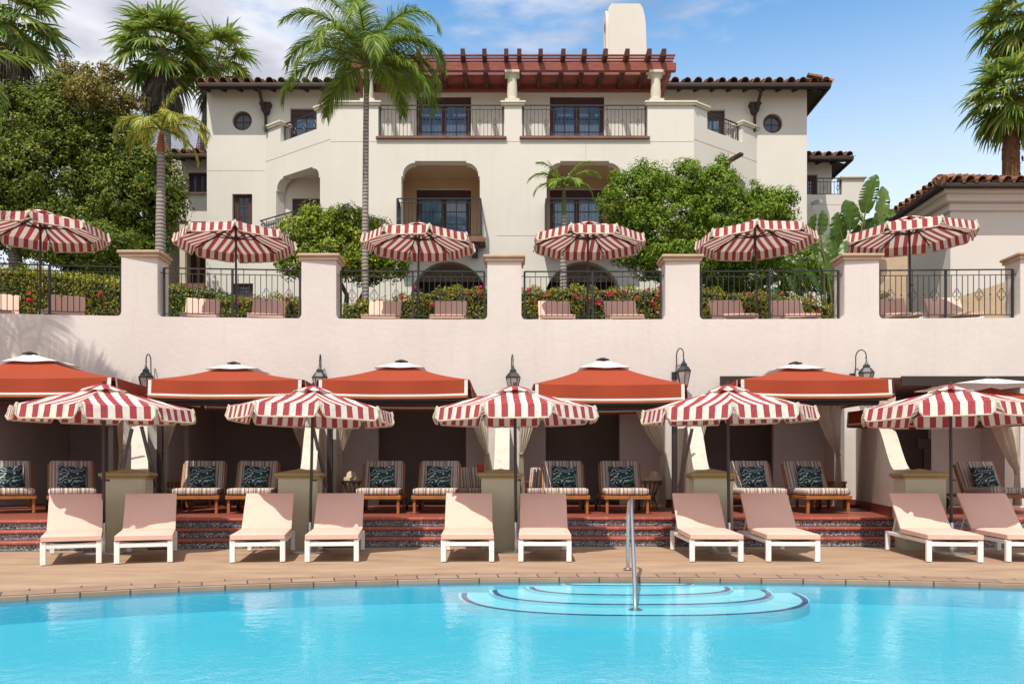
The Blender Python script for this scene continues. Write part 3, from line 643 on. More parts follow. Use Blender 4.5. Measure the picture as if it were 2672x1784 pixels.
# ------------------------------------------------------------------ umbrellas
def panel_strip(mb, rings, R8, uvs):
    pass
def make_umbrella(label, group, upper):
    rc = 1.27; ra = rc * math.cos(PI / 8); hs = rc * math.sin(PI / 8)      # corner radius, apothem, half side
    zr, zt, vh = 2.06, 2.36, 0.185
    t = thing('striped_umbrella', (0, 0, 0), label, 'umbrella', group)
    can, val, frg = MB(), MB(), MB()
    NS, NT = 6, 10
    for k in range(8):
        th = k * PI / 4 - PI / 2                                            # panel centre direction (front first)
        n_ = Vector((math.cos(th), math.sin(th), 0)); tg = Vector((-n_.y, n_.x, 0))
        def P(r, s):                                                       # r 0..1 radius, s -1..1 across
            q = n_ * (ra * r) + tg * (hs * r * s)
            sag = 0.030 * math.sin(PI * min(1, r)) * (1 - s * s)
            z = zt - (zt - zr) * (r ** 1.12) - sag + 0.012 * (abs(s) ** 6) * r
            return Vector((q.x, q.y, z)), (hs * r * s, ra * r)
        for i in range(NS):
            r0, r1 = 0.02 + 0.98 * i / NS, 0.02 + 0.98 * (i + 1) / NS
            for j in range(NT):
                s0, s1 = -1 + 2 * j / NT, -1 + 2 * (j + 1) / NT
                a, b, c, d = P(r0, s0), P(r0, s1), P(r1, s1), P(r1, s0)
                can.quad(a[0], b[0], c[0], d[0], uv=(a[1], b[1], c[1], d[1]))
        # valance flap with rounded lower corners and a soft outward lean
        NV = 16; ph = random.uniform(0, 6)
        def Q(s, f):
            s_ = s * 0.985; drop = vh * (1 - max(0, (abs(s) - 0.86) / 0.14) ** 2 * 0.22)
            o = -0.002 + 0.04 * f + 0.012 * math.sin(s * 7 + ph) * f + (0.012 * f if abs(s) > 0.9 else 0)
            q = n_ * (ra + o) + tg * (hs * s_ * (1 - 0.05 * f * (abs(s) > 0.97)))
            z = zr + 0.012 * abs(s) ** 6 - drop * f + 0.003
            return Vector((q.x, q.y, z)), (hs * s_, ra + drop * f)
        for j in range(NV):
            s0, s1 = -1 + 2 * j / NV, -1 + 2 * (j + 1) / NV
            for f0, f1 in ((0, 0.3), (0.3, 0.6), (0.6, 1)):
                a, b, c, d = Q(s0, f0), Q(s1, f0), Q(s1, f1), Q(s0, f1)
                val.quad(a[0], b[0], c[0], d[0], uv=(a[1], b[1], c[1], d[1]))
        path = [Q(-1, f)[0] for f in (0.02, 0.3, 0.6)] + [Q(-1 + 2 * j / NV, 0.98)[0] for j in range(NV + 1)] + [Q(1, f)[0] for f in (0.6, 0.3, 0.02)]
        path = [p + n_ * 0.004 for p in path]
        # fringe: a lumpy band round the flap edge
        m = len(path)
        rr = [0.0125 + 0.003 * math.sin(i * 2.3 + k) for i in range(m)]
        frg.tube(path, rr, 6)
        for sg in (-1, 1):                                                  # gathered tassels at the corners
            c0 = Q(sg, 0.0)[0]; frg.tube([c0 + Vector((0, 0, 0.015)) , c0 + n_ * 0.02 + Vector((0, 0, -0.04)), c0 + n_ * 0.012 - tg * sg * 0.012 + Vector((0, 0, -0.10))], [0.016, 0.021, 0.012], 6)
    can.build('canopy', M['awning'], t, sharp=20); val.build('valance', M['awning'], t, sharp=60); frg.build('fringe', M['fringe'], t)
    # vent cap
    vc = MB(); rv = 0.335
    for k in range(8):
        th = k * PI / 4 - PI / 2; n_ = Vector((math.cos(th), math.sin(th), 0)); tg = Vector((-n_.y, n_.x, 0)); a8, h8 = rv * math.cos(PI / 8), rv * math.sin(PI / 8)
        def V(r, s): 
            q = n_ * a8 * r + tg * h8 * r * s; z = zt + 0.065 - 0.10 * r ** 1.3 + 0.012 * math.cos(s * PI) * r
            return (q.x, q.y, z), (h8 * r * s, a8 * r)
        for r0, r1 in ((0.02, 0.5), (0.5, 1.0)):
            for j in range(6):
                s0, s1 = -1 + j / 3, -1 + (j + 1) / 3; a, b, c, d = V(r0, s0), V(r0, s1), V(r1, s1), V(r1, s0)
                vc.quad(a[0], b[0], c[0], d[0], uv=(a[1], b[1], c[1], d[1]))
    vc.build('vent_cap', M['awning'], t, sharp=25)
    MB().lathe([(0.024, 0.02), (0.024, zt)], 12).lathe([(0.012, zt), (0.03, zt + 0.075), (0.02, zt + 0.105)], 10).build('pole', M['bronze'], t)
    for k in range(8):
        th = k * PI / 4 - PI / 2 + PI / 8; dr = Vector((math.cos(th), math.sin(th), 0))
        m_ = MB(); m_.bar(dr * 0.04 + Vector((0, 0, zt - 0.035)), dr * (rc - 0.02) + Vector((0, 0, zr - 0.012)), 0.02, 0.03)
        rb = m_.build('rib', M['bronze'], t)
        MB().bar(dr * 0.035 + Vector((0, 0, zt - 0.30)), dr * 0.62 + Vector((0, 0, zt - 0.165)), 0.014, 0.022).build('strut', M['bronze'], rb)
    MB().lathe([(0.035, zt - 0.34), (0.045, zt - 0.32), (0.045, zt - 0.28), (0.03, zt - 0.26)], 12).build('hub', M['bronze'], t)
    MB().lathe([(0.036, 0.03), (0.036, 0.42), (0.03, 0.44)], 12).build('base_tube', M['steel'] if not upper else M['bronze'], t)
    MB().lathe([(0.31, 0), (0.31, 0.025), (0.28, 0.04), (0.05, 0.055)], 32).build('base_plate', M['steel'] if not upper else M['bronze'], t)
    MB().bar((0.03, 0, 1.05), (0.09, 0, 1.05), 0.03).build('crank', M['bronze'], t)
    return t
low = [(271, 11.8, -9.6), (808, 11.95, -4.6), (1347, 11.97, 2.0), (1903, 11.9, 11.6), (2483, 11.85, 21)]
LL = ['poolside red and white striped umbrella over the two leftmost sun loungers', 'poolside striped umbrella, second from the left, overlapping the second and third orange canopies',
      'middle poolside striped umbrella directly below a wall lantern', 'poolside striped umbrella just right of the handrail', 'rightmost poolside striped umbrella with a corner facing the pool']
umb0 = make_umbrella(LL[0], 'striped umbrellas along the pool deck', False)
for i, (px, D, rot) in enumerate(low):
    u = umb0 if i == 0 else copy_tree(umb0); u['label'] = LL[i]
    u.location = (PX(px, D), D, 0.0); u.rotation_euler = (0, 0, R(rot)); k_ = [0.93, 0.895, 0.925, 0.93, 0.94][i]; u.scale = (k_, k_, 0.985); u.rotation_euler = (R([1.2, -0.8, 0.3, 1.0, -1.0][i]), R([0.8, 1.0, -0.5, -1.2, 0.6][i]), R(rot))
up = [(105, 18.4, -2, 1.06), (617, 19.15, -5, 1.03), (1089, 19.3, -6, 1.01), (1532, 19.25, 1, 1.01), (1977, 19.05, 8, 1.03), (2377, 18.85, 24, 1.07)]
UL = ['upper terrace striped umbrella at the far left in front of the dark oak', 'upper terrace striped umbrella just right of the leftmost visible wall pillar', 'upper terrace striped umbrella beside the tall thin palm trunk',
      'upper terrace striped umbrella in front of the small feathery palm', 'upper terrace striped umbrella in front of the large green tree and broad leaves', 'rightmost upper terrace striped umbrella, slightly leaning, by the pale tiled house']
for i, (px, D, rot, sc) in enumerate(up):
    if i == 0: first_up = u = make_umbrella(UL[0], 'striped umbrellas on the upper terrace', True)
    else: u = copy_tree(first_up)
    u['label'] = UL[i]; u.location = (PX(px, D), D, 4.2); u.rotation_euler = (R([0.8, -1, 0.5, 1, -0.6, 0.5][i]), R([0.6, -0.8, 1.0, 0.4, -1.2, -1.8][i]), R(rot)); u.scale = (sc, sc, 1.125)

# ------------------------------------------------------------------ pink loungers
def lounger_place(o, f, b, D, z, sc=1.0, off=1.6):
    xf = PX(f, D); best = None
    for k in range(-450, 451):
        th = R(k / 10); xb = xf + off * sc * math.sin(th); yb = D + off * sc * math.cos(th)
        e = abs(xb / yb - (b - CX0) / FP)
        if best is None or e < best[0]: best = (e, th)
    o.location = (xf, D, z); o.rotation_euler = (0, 0, -best[1]); o.scale = (sc,) * 3
def make_lounger():
    t = thing('sun_lounger', (0, 0, 0), 'x', 'sun lounger', 'pink loungers on the pool deck')
    f = MB()
    f.rbox(-0.29, 0.29, 0.0, 0.04, 0.205, 0.262, 0.006, 1)
    for s in (-1, 1): f.rbox(s * 0.305 - 0.018, s * 0.305 + 0.018, 0.06, 1.74, 0.235, 0.285, 0.006, 1)
    f.rbox(-0.288, 0.288, 1.70, 1.74, 0.24, 0.285, 0.006, 1)
    for y in (0.3, 0.6, 0.9, 1.25): f.box(-0.288, 0.288, y, y + 0.03, 0.255, 0.275)
    f.build('frame', M['wmetal'], t)
    for s in (-1, 1):
        MB().rbox(s * 0.305 - 0.032, s * 0.305 + 0.032, -0.005, 0.055, 0.008, 0.285, 0.006, 1).build('leg', M['wmetal'], t)
        MB().rbox(s * 0.305 - 0.03, s * 0.305 + 0.03, 1.70, 1.762, 0.008, 0.29, 0.006, 1).build('leg', M['wmetal'], t)
    sl = MB(); pts_ = []
    for i in range(13):
        q = -0.28 + 0.56 * i / 12; pts_.append((q, 0.04, 0.275 - 0.028 * (1 - (q / 0.28) ** 2)))
    for (a, b) in zip(pts_[:-1], pts_[1:]):
        sl.quad(a, b, (b[0], 1.02, b[2]), (a[0], 1.02, a[2])); sl.quad((a[0], a[1], a[2] + 0.012), (b[0], b[1], b[2] + 0.012), b, a)
    sl.build('sling', M['fringe'], t)
    # seat cushion: rounded slab, slightly crowned
    def pad(name, L, th, Mx):
        bm = bmesh.new(); bmesh.ops.create_grid(bm, x_segments=14, y_segments=14, size=0.5)
        top = [v for v in bm.verts]
        g = bmesh.ops.extrude_face_region(bm, geom=bm.faces[:])
        for v in g['geom']:
            if isinstance(v, bmesh.types.BMVert): v.co.z -= 1
        for v in bm.verts:
            x, y = v.co.x * 2, v.co.y * 2; e = 1 - 0.055 * (abs(x) ** 8 + abs(y) ** 8) * 0.5
            crown = 0.14 * (1 - x * x) * (1 - y * y)
            edge = 0.18 * max(abs(x) ** 14, abs(y) ** 14)
            zz = (0.5 + crown - edge) if v.co.z > -0.5 else (-0.5 + edge * 0.8)
            v.co = Vector((x * 0.332, (y * 0.5 + 0.5) * L, zz * th))
        bmesh.ops.recalc_face_normals(bm, faces=bm.faces)
        bmesh.ops.transform(bm, matrix=Mx, verts=bm.verts)
        me = bpy.data.meshes.new(name); bm.to_mesh(me); bm.free(); me.materials.append(M['pink'])
        me.polygons.foreach_set('use_smooth', [True] * len(me.polygons)); me.set_sharp_from_angle(angle=R(65))
        o = bpy.data.objects.new(name, me); COL.objects.link(o); o.parent = t
    pad('seat_cushion', 1.08, 0.082, Matrix.Translation((0, -0.02, 0.325)) @ Matrix.Rotation(R(0.8), 4, 'X'))
    pad('backrest_cushion', 0.74, 0.06, Matrix.Translation((0, 1.03, 0.325)) @ Matrix.Rotation(R(43), 4, 'X'))
    fb = MB()
    Mx = Matrix.Translation((0, 1.03, 0.28)) @ Matrix.Rotation(R(43), 4, 'X')
    for s in (-1, 1): fb.rbox(s * 0.30 - 0.012, s * 0.30 + 0.012, 0, 0.73, -0.015, 0.01, 0.004, 1, M=Mx)
    fb.rbox(-0.29, 0.29, 0.70, 0.73, -0.015, 0.01, 0.004, 1, M=Mx)
    fb.build('backrest_frame', M['wmetal'], t)
    br = MB()
    for s in (-1, 1): br.bar((s * 0.28, 1.36, 0.58), (s * 0.28, 1.58, 0.27), 0.015)
    br.build('backrest_prop', M['wmetal'], t)
    return t
pink = [(186, 200, 10.3), (375, 396, 10.45), (672, 706, 10.55), (866, 890, 10.6), (1220, 1224, 10.6), (1422, 1417, 10.6), (1870, 1813, 10.6), (2070, 1991, 10.6), (2492, 2381, 10.55), (2700, 2557, 10.55)]
PL = ['leftmost pink sun lounger with a white frame on the pool deck, turned outward, half sunlit', 'pink sun lounger in shade right of the leftmost poolside umbrella pole', 'pink sun lounger left of the second poolside umbrella pole, its backrest partly sunlit',
      'shaded pink sun lounger right of the second poolside umbrella pole', 'pink sun lounger left of the middle umbrella pole, head on to the pool', 'pink sun lounger right of the middle umbrella pole, left of the handrail',
      'pink sun lounger just right of the handrail, a narrow sunlit wedge on its backrest', 'pink sun lounger right of the fourth umbrella pole, fully shaded backrest', 'pink sun lounger left of the rightmost umbrella pole, its long side showing', 'rightmost pink sun lounger cut by the edge of the photo']
l0 = make_lounger()
for i, (f, b, D) in enumerate(pink):
    o = l0 if i == 0 else copy_tree(l0); o['label'] = PL[i]; lounger_place(o, f, b, D, 0.0)
ups = [(0, 22, 18.3), (175, 192, 18.45), (528, 541, 18.7), (700, 711, 18.8), (992, 1011, 18.9), (1168, 1179, 18.9), (1455, 1443, 18.9), (1633, 1612, 18.9), (1925, 1882, 18.8), (2085, 2036, 18.8), (2345, 2300, 18.7), (2500, 2440, 18.6)]
UPL = ['pink lounger behind the railing at the far left edge of the upper terrace', 'pink lounger on the upper terrace right of the leftmost upper umbrella pole', 'pink lounger on the upper terrace just left of the second upper umbrella pole', 'pink lounger on the upper terrace right of the second upper umbrella pole',
       'pink lounger on the upper terrace beside the thin palm trunk', 'pink lounger on the upper terrace right of the third upper umbrella pole', 'pink lounger on the upper terrace left of the fourth upper umbrella pole', 'pink lounger on the upper terrace right of the fourth upper umbrella pole',
       'pink lounger on the upper terrace left of the fifth upper umbrella pole', 'pink lounger on the upper terrace right of the fifth upper umbrella pole', 'pink lounger mostly hidden behind the right wall pillar on the upper terrace', 'rightmost pink lounger on the upper terrace, behind quatrefoil railing']
for i, (f, b, D) in enumerate(ups):
    o = copy_tree(l0); o['label'] = UPL[i]; o['group'] = 'pink loungers on the upper terrace'; lounger_place(o, f, b, D, 4.2, 1.15); o.location.y -= 0.25; o.scale = (1.15, 1.12, 1.36)

# ------------------------------------------------------------------ striped wooden loungers
def make_wood():
    t = thing('wooden_lounger', (0, 0, 0), 'x', 'wooden lounger', 'wooden loungers with striped cushions in the cabanas')
    f = MB()
    f.rbox(-0.41, 0.41, 0.0, 0.035, 0.255, 0.325, 0.006, 1)
    for s in (-1, 1): f.rbox(s * 0.385 - 0.016, s * 0.385 + 0.016, 0.0355, 1.85, 0.25, 0.315, 0.006, 1)
    for y in [0.12 + 0.12 * k for k in range(8)]: f.box(-0.368, 0.368, y, y + 0.07, 0.30, 0.318)
    f.rbox(-0.368, 0.368, 1.80, 1.84, 0.25, 0.31, 0.006, 1)
    f.build('frame', M['teak'], t)
    for s in (-1, 1):
        MB().rbox(s * 0.36 - 0.024, s * 0.36 + 0.024, 0.036, 0.095, 0.0, 0.256, 0.005, 1).build('leg', M['teak'], t)
        MB().rbox(s * 0.36 - 0.024, s * 0.36 + 0.024, 1.5, 1.55, 0.06, 0.25, 0.005, 1).build('leg', M['teak'], t)
        wm_ = MB(); pr = [(0.03, -0.02), (0.115, -0.02), (0.12, 0), (0.115, 0.02), (0.03, 0.02)]
        k0 = len(wm_.v); wm_.lathe(pr, 20)
        wm_.v = [(s * 0.42 + z, 1.62 + x, 0.12 + y) for x, y, z in wm_.v]
        wm_.build('wheel', M['bronze'], t)
    MB().rbox(-0.385, 0.385, -0.02, 1.0, 0.328, 0.452, 0.045, 4).build('seat_cushion', M['ticking'], t)
    Mx = Matrix.Translation((0, 0.98, 0.36)) @ Matrix.Rotation(R(58), 4, 'X')
    MB().rbox(-0.37, 0.37, -0.02, 0.70, -0.05, 0.05, 0.04, 4, M=Mx).build('backrest_cushion', M['ticking'], t)
    fb = MB()
    for s in (-1, 1): fb.rbox(s * 0.39 - 0.014, s * 0.39 + 0.014, -0.02, 0.66, -0.07, -0.02, 0.005, 1, M=Mx)
    for k in range(6): fb.box(-0.376, 0.376, 0.05 + 0.11 * k, 0.12 + 0.11 * k, -0.068, -0.053, M=Mx)
    fb.build('backrest_frame', M['teak'], t)
    return t
wood = [(28, 22, 15.0), (190, 187, 14.95), (508, 536, 14.9), (650, 676, 14.9), (985, 1003, 14.9), (1133, 1149, 14.9), (1480, 1468, 14.9), (1638, 1615, 14.85), (1998, 1953, 14.9), (2164, 2093, 14.85), (2640, 2540, 15.6)]
WL = ['striped wooden lounger at the far left edge, cut by the photo', 'striped wooden lounger half hidden behind the leftmost pink lounger', 'striped wooden lounger behind the second pink lounger', 'striped wooden lounger left of the second low pillar',
      'striped wooden lounger behind the fourth pink lounger, beside the table with a hat', 'striped wooden lounger left of the middle pillar', 'striped wooden lounger right of the middle pillar', 'striped wooden lounger directly behind the top of the handrail',
      'striped wooden lounger just right of the fourth low pillar', 'striped wooden lounger left of the rough curved wing wall', 'striped wooden lounger deep in the rightmost cabana']
w0 = make_wood()
def make_pillow():
    bm = bmesh.new(); bmesh.ops.create_grid(bm, x_segments=12, y_segments=12, size=0.5)
    g = bmesh.ops.duplicate(bm, geom=bm.faces[:])
    for v in bm.verts:
        pass
    dup = set(v for v in g['geom'] if isinstance(v, bmesh.types.BMVert))
    for v in bm.verts:
        x, y = v.co.x * 2, v.co.y * 2; h = 0.075 * ((1 - x ** 4) * (1 - y ** 4)) ** 0.6
        k = 1 - 0.07 * (1 - abs(x * y))* (max(abs(x), abs(y)) ** 4)
        v.co = Vector((x * 0.24 * k, y * 0.22 * k, -h if v in dup else h))
    bmesh.ops.remove_doubles(bm, verts=bm.verts, dist=1e-4); bmesh.ops.recalc_face_normals(bm, faces=bm.faces)
    me = bpy.data.meshes.new('throw_pillow'); bm.to_mesh(me); bm.free(); me.materials.append(M['leafprint'])
    me.polygons.foreach_set('use_smooth', [True] * len(me.polygons))
    return me
pm = make_pillow()
PWL = ['at the far left edge', 'behind the leftmost pink lounger', 'behind the second pink lounger', 'on the lounger left of the second low pillar', 'on the lounger beside the hat table', 'on the lounger left of the middle pillar', 'on the lounger right of the middle pillar',
       'on the lounger behind the handrail', 'on the lounger right of the fourth low pillar', 'on the lounger beside the curved wing wall', 'on the lounger in the rightmost cabana']
for i, (f, b, D) in enumerate(wood):
    o = w0 if i == 0 else copy_tree(w0); o['label'] = WL[i]; lounger_place(o, f, b, D, FZ, 1.0, 1.35)
    p = bpy.data.objects.new('throw_pillow', pm); COL.objects.link(p)
    Ml = Matrix.Translation(o.location) @ Matrix.Rotation(o.rotation_euler.z, 4, 'Z') @ Matrix.Translation((0, 0.955 + 0.0, 0.66)) @ Matrix.Rotation(R(66), 4, 'X') @ Matrix.Rotation(R([4, -3, 2, -4, 3, -2, -3, 2, 3, -3, 5][i]), 4, 'Z')
    p.matrix_world = Ml; tag(p, 'dark green leaf-print pillow ' + PWL[i], 'pillow', 'leaf-print pillows on the wooden loungers')

# ------------------------------------------------------------------ orange canopies
def make_canopy(label, xl, xr, yf, yb, zf, zb, apex, post=(), brace=(), big_cap=False):
    """roof between front edge yf and back edge yb; zf is the valance top"""
    xc = (xl + xr) / 2; yc = (yf + yb) / 2
    t = thing('cabana_canopy', (xc, yc, FZ), label, 'canopy', 'orange canvas canopies over the cabanas')
    A = Vector((apex, yc, zb)); C = [Vector((xl, yf, zf)), Vector((xr, yf, zf)), Vector((xr + (xc - xr) * 0.0, yb, zf)), Vector((xl, yb, zf))]
    rf = MB(); n = 10
    for k in range(4):
        p, q = C[k], C[(k + 1) % 4]
        def P(r, s):
            c = (p * (1 - s) + q * s); v = A * (1 - r) + c * r
            v = Vector(v); v.z -= 0.05 * math.sin(PI * r) + 0.025 * r * (1 - (2 * s - 1) ** 2); return v
        for i in range(n):
            for j in range(n):
                r0, r1, s0, s1 = i / n, (i + 1) / n, j / n, (j + 1) / n
                rf.quad(P(r0, s0), P(r0, s1), P(r1, s1), P(r1, s0))
    rf.build('roof', M['orange'], t, world=True, sharp=12)
    # vent cap
    vc = MB(); rr = 0.35 if not big_cap else 0.52; up = 0.006 if not big_cap else 0.16
    for k in range(4):
        p, q = C[k], C[(k + 1) % 4]
        def P(r, s):
            c = (p * (1 - s) + q * s); v = A * (1 - r) + c * r
            v = Vector(v); v.z += up + 0.012 + 0.008 * math.sin(s * 9 + k) * (r / rr); return v
        for i in range(4):
            for j in range(8):
                r0, r1, s0, s1 = rr * i / 4, rr * (i + 1) / 4, j / 8, (j + 1) / 8
                vc.quad(P(r0, s0), P(r0, s1), P(r1, s1), P(r1, s0))
    vc.build('vent_cap', M['white_cloth'], t, world=True, sharp=12)
    MB().lathe([(0.13, 0), (0.13, 0.015), (0.03, 0.05)], 12, (A.x, A.y, A.z + up)).build('finial', M['bronze'], t, world=True)
    vh = 0.30
    va, tm, eg = MB(), MB(), MB()
    for k in range(4):
        p, q = C[k], C[(k + 1) % 4]; d = (q - p).normalized(); o = Vector((d.y, -d.x, 0)); L = (q - p).length
        def V(s, f):
            v = p + d * (0.03 + (L - 0.06) * s); sg = 0.025 * (1 - (2 * s - 1) ** 2)
            return Vector((v.x, v.y, v.z - sg - vh * f)) + o * (0.012 + 0.02 * f + 0.012 * math.sin(s * 14 + k) * f)
        for j in range(16):
            s0, s1 = j / 16, (j + 1) / 16
            va.quad(V(s0, 0), V(s1, 0), V(s1, 0.80), V(s0, 0.80)); tm.quad(V(s0, 0.80), V(s1, 0.80), V(s1, 0.92), V(s0, 0.92)); 
            eg.quad(V(s0, 0.92), V(s1, 0.92), V(s1, 1.06), V(s0, 1.06))
        for s0, s1 in ((0.0, 0.022), (0.978, 1.0)):
            tm.quad(V(s0, 0.02) + o * 0.004, V(s1, 0.02) + o * 0.004, V(s1, 0.92) + o * 0.004, V(s0, 0.92) + o * 0.004)
    va.build('valance', M['orange'], t, world=True, sharp=60); tm.build('white_trim', M['white_cloth'], t, world=True, sharp=60); eg.build('orange_edge', M['orange_in'], t, world=True, sharp=60)
    fr_ = MB(); g = 0.07
    cs = [c + Vector((g if c.x < xc else -g, g if c.y < yc else -g, -0.10)) for c in C]
    for k in range(4): fr_.bar(cs[k], cs[(k + 1) % 4], 0.05, 0.05)
    for c in cs: fr_.bar(c, A + Vector((0, 0, -0.09)), 0.03, 0.03)
    fr_.bar(cs[0] + Vector((0, 0, -0.24)), cs[1] + Vector((0, 0, -0.24)), 0.05, 0.06); 
    fr_.build('frame', M['bronze'], t, world=True)
    rl = MB(); a_, b_ = cs[0] + Vector((0.1, 0.15, -0.29)), cs[1] + Vector((-0.1, 0.15, -0.29)); rl.tube([a_, b_], 0.055, 10); rl.build('rolled_screen', M['gutter'], t, world=True)
    for x, y in post: MB().rbox(x - 0.045, x + 0.045, y - 0.045, y + 0.045, FZ, zf - 0.1, 0.006, 1).build('post', M['bronze'], t, world=True)
    for a_, b_ in brace: MB().bar(a_, b_, 0.035, 0.05).build('brace', M['bronze'], t, world=True)
    return t
def cx(px, D): return PX(px, D)
YF, YB = 14.7, 17.35
make_canopy('leftmost orange canopy with white vent cap, cut by the photo edge', cx(-150, 14.3), cx(296, 14.3), 14.3, 17.0, PZ(984, 14.3), PZ(926, 15.7), cx(82, 15.7),
            post=[(cx(292, 14.6), 14.6)], brace=[(at(344, 1118, 13.6), at(320, 1222, 13.6)), (at(369, 1112, 13.7), at(408, 1270, 13.7))])
make_canopy('orange canopy second from the left, right of the lantern with its full body showing', cx(383, YF), cx(792, YF), YF, YB, PZ(990, YF), PZ(950, 16), cx(609, 16),
            post=[(cx(418, 15.2), 15.2)], brace=[(at(816, 1110, 14.2), at(852, 1270, 14.2))])
make_canopy('orange canopy third from the left, left of the middle wall lantern', cx(828, YF), cx(1225, YF), YF, YB, PZ(990, YF), PZ(945, 16), cx(1047, 16),
            post=[(cx(861, 15.2), 15.2)])
make_canopy('orange canopy right of the middle wall lantern', cx(1392, YF), cx(1790, YF), YF, YB, PZ(1001, YF), PZ(940, 16), cx(1573, 16),
            post=[(cx(1760, 15.0), 15.0)], brace=[(at(1806, 1118, 13.9), at(1772, 1272, 13.9))])
make_canopy('orange canopy fifth from the left, its left side valance showing', cx(1928, YF), cx(2330, YF), YF, YB, PZ(989, YF), PZ(950, 16), cx(2077, 16))
make_canopy('orange canopy at the far right under a large raised white vent roof', cx(2395, 13.9), cx(2840, 13.9), 13.9, 16.8, PZ(1040, 13.9), PZ(1010, 15.3), cx(2590, 15.3), big_cap=True)

# ------------------------------------------------------------------ lanterns
def make_lantern():
    t = thing('wall_lantern', (0, 0, 0), 'x', 'lantern', 'black wall lanterns over the cabana pillars')
    ar = MB(); pts_ = [(0, 0.30, 0.12), (0, 0.22, 0.26)]
    for k in range(13):
        a_ = PI * (1.0 - k / 12 * 1.25); pts_.append((0, 0.11 + 0.11 * -math.cos(a_), 0.62 + 0.13 * math.sin(a_)))
    ar.tube([(0, 0.32, 0.20), (0, 0.26, 0.25), (0, 0.235, 0.45)] + [(0, 0.12 + 0.115 * math.cos(PI * k / 10 * 1.15), 0.62 + 0.14 * math.sin(PI * k / 10 * 1.15)) for k in range(11)], 0.012, 8)
    ar.tube([(0, 0.0, 0.50), (0, 0.0, 0.60)], 0.008, 6); ar.lathe([(0.01, 0), (0.02, 0.02), (0.01, 0.04)], 8, (0, 0, 0.50)); ar.lathe([(0.06, 0), (0.06, 0.16)], 12, (0, 0.31, 0.12))
    ar.build('bracket', M['iron'], t)
    MB().lathe([(0.155, 0.255), (0.165, 0.27), (0.10, 0.36), (0.075, 0.37), (0.07, 0.42), (0.045, 0.44), (0.03, 0.47), (0.012, 0.51)], 6).build('hood', M['iron'], t, sharp=20)
    MB().lathe([(0.075, -0.07), (0.145, 0.254)], 6).build('glass', M['glow_glass'], t, sharp=20)
    f = MB()
    for k in range(6):
        a_ = k * PI / 3; f.bar((0.08 * math.cos(a_), 0.08 * math.sin(a_), -0.07), (0.15 * math.cos(a_), 0.15 * math.sin(a_), 0.257), 0.012)
    f.lathe([(0.02, -0.12), (0.085, -0.085), (0.085, -0.065)], 6)
    f.build('cage', M['iron'], t, sharp=20)
    return t
lan = [(360, 1013, 16.9), (828, 1015, 17.3), (1339, 1015, 17.4), (1790, 998, 17.35), (2272, 1003, 17.3)]
LAL = ['black wall lantern between the first and second orange canopies, whole body showing', 'black wall lantern between the second and third orange canopies', 'black wall lantern above the middle striped umbrella',
       'black wall lantern with a curled bracket between the fourth and fifth orange canopies', 'black wall lantern peeping over the right end of the fifth orange canopy']
la = make_lantern()
for i, (px, py, D) in enumerate(lan):
    o = la if i == 0 else copy_tree(la); o['label'] = LAL[i]; p = at(px, py, D); o.location = (p.x, WY(p.x) - 0.33, p.z); o.rotation_euler = (0, 0, R([0, 6, 8, 28, 40][i]))

# ------------------------------------------------------------------ curtains
def curtain(label, x0, x1, xt, D, ztop, ztie, zbot, wb=0.16):
    t = thing('curtain', (xt, D, ztie), label, 'curtain', 'tied back curtains of the cabanas')
    m_ = MB(); nu, nv = 28, 22; V = []
    for i in range(nv + 1):
        f = i / nv
        if f < 0.7: g = f / 0.7; z = ztop + (ztie - ztop) * g; e = g ** 1.6; a, b = x0 + (xt - 0.035 - x0) * e if x0 < xt else x0 + (xt - 0.035 - x0) * g, x1 + (xt + 0.035 - x1) * (e if x1 > xt else g)
        else: g = (f - 0.7) / 0.3; z = ztie + (zbot - ztie) * g; hw = 0.035 + (wb / 2 - 0.035) * g ** 0.7; a, b = xt - hw, xt + hw
        w_ = abs(b - a)
        for j in range(nu + 1):
            s = j / nu; V.append((a + (b - a) * s, D + min(0.05, w_ * 0.25) * math.sin(s * 2 * PI * 5 + 0.4 * math.sin(f * 5)) , z))
    F = [(i * (nu + 1) + j, i * (nu + 1) + j + 1, (i + 1) * (nu + 1) + j + 1, (i + 1) * (nu + 1) + j) for i in range(nv) for j in range(nu)]
    m_.add(V, F); m_.build('cloth', M['curtain'], t, world=True, sharp=80)
    MB().lathe([(0.05, -0.02), (0.055, 0), (0.05, 0.02)], 12, (xt, D, ztie)).build('tieback', M['cap'], t, world=True)
cur = [('pale curtain sliver left of the first wing wall', 300, 322, 316, 1177), ('pale curtain gathered right of the first wing wall', 425, 470, 428, 1178), ('striped-fold curtain left of the second wing wall', 745, 795, 791, 1172),
       ('curtain gathered right of the second wing wall', 880, 935, 886, 1186), ('curtain left of the middle wing wall', 1218, 1274, 1270, 1183), ('curtain right of the middle wing wall', 1356, 1408, 1360, 1183),
       ('long curtain sweeping to the right side of the fourth cabana', 1652, 1735, 1728, 1183), ('curtain sliver at the left of the fifth cabana', 1820, 1856, 1824, 1160), ('long curtain gathered at the right of the fifth cabana', 2122, 2195, 2187, 1186),
       ('lace curtain top behind the rough wing wall', 2296, 2336, 2300, 1160), ('full cream curtain tied back in the rightmost cabana', 2570, 2658, 2654, 1232)]
for lab, a_, b_, tx, ty in cur:
    D = 16.9 if a_ > 250 else 16.5
    if a_ > 2290: D = 16.2
    curtain(lab, PX(a_, D), PX(b_, D), PX(tx, D), D, PZ(1035, D), PZ(ty, D), FZ + 0.1)

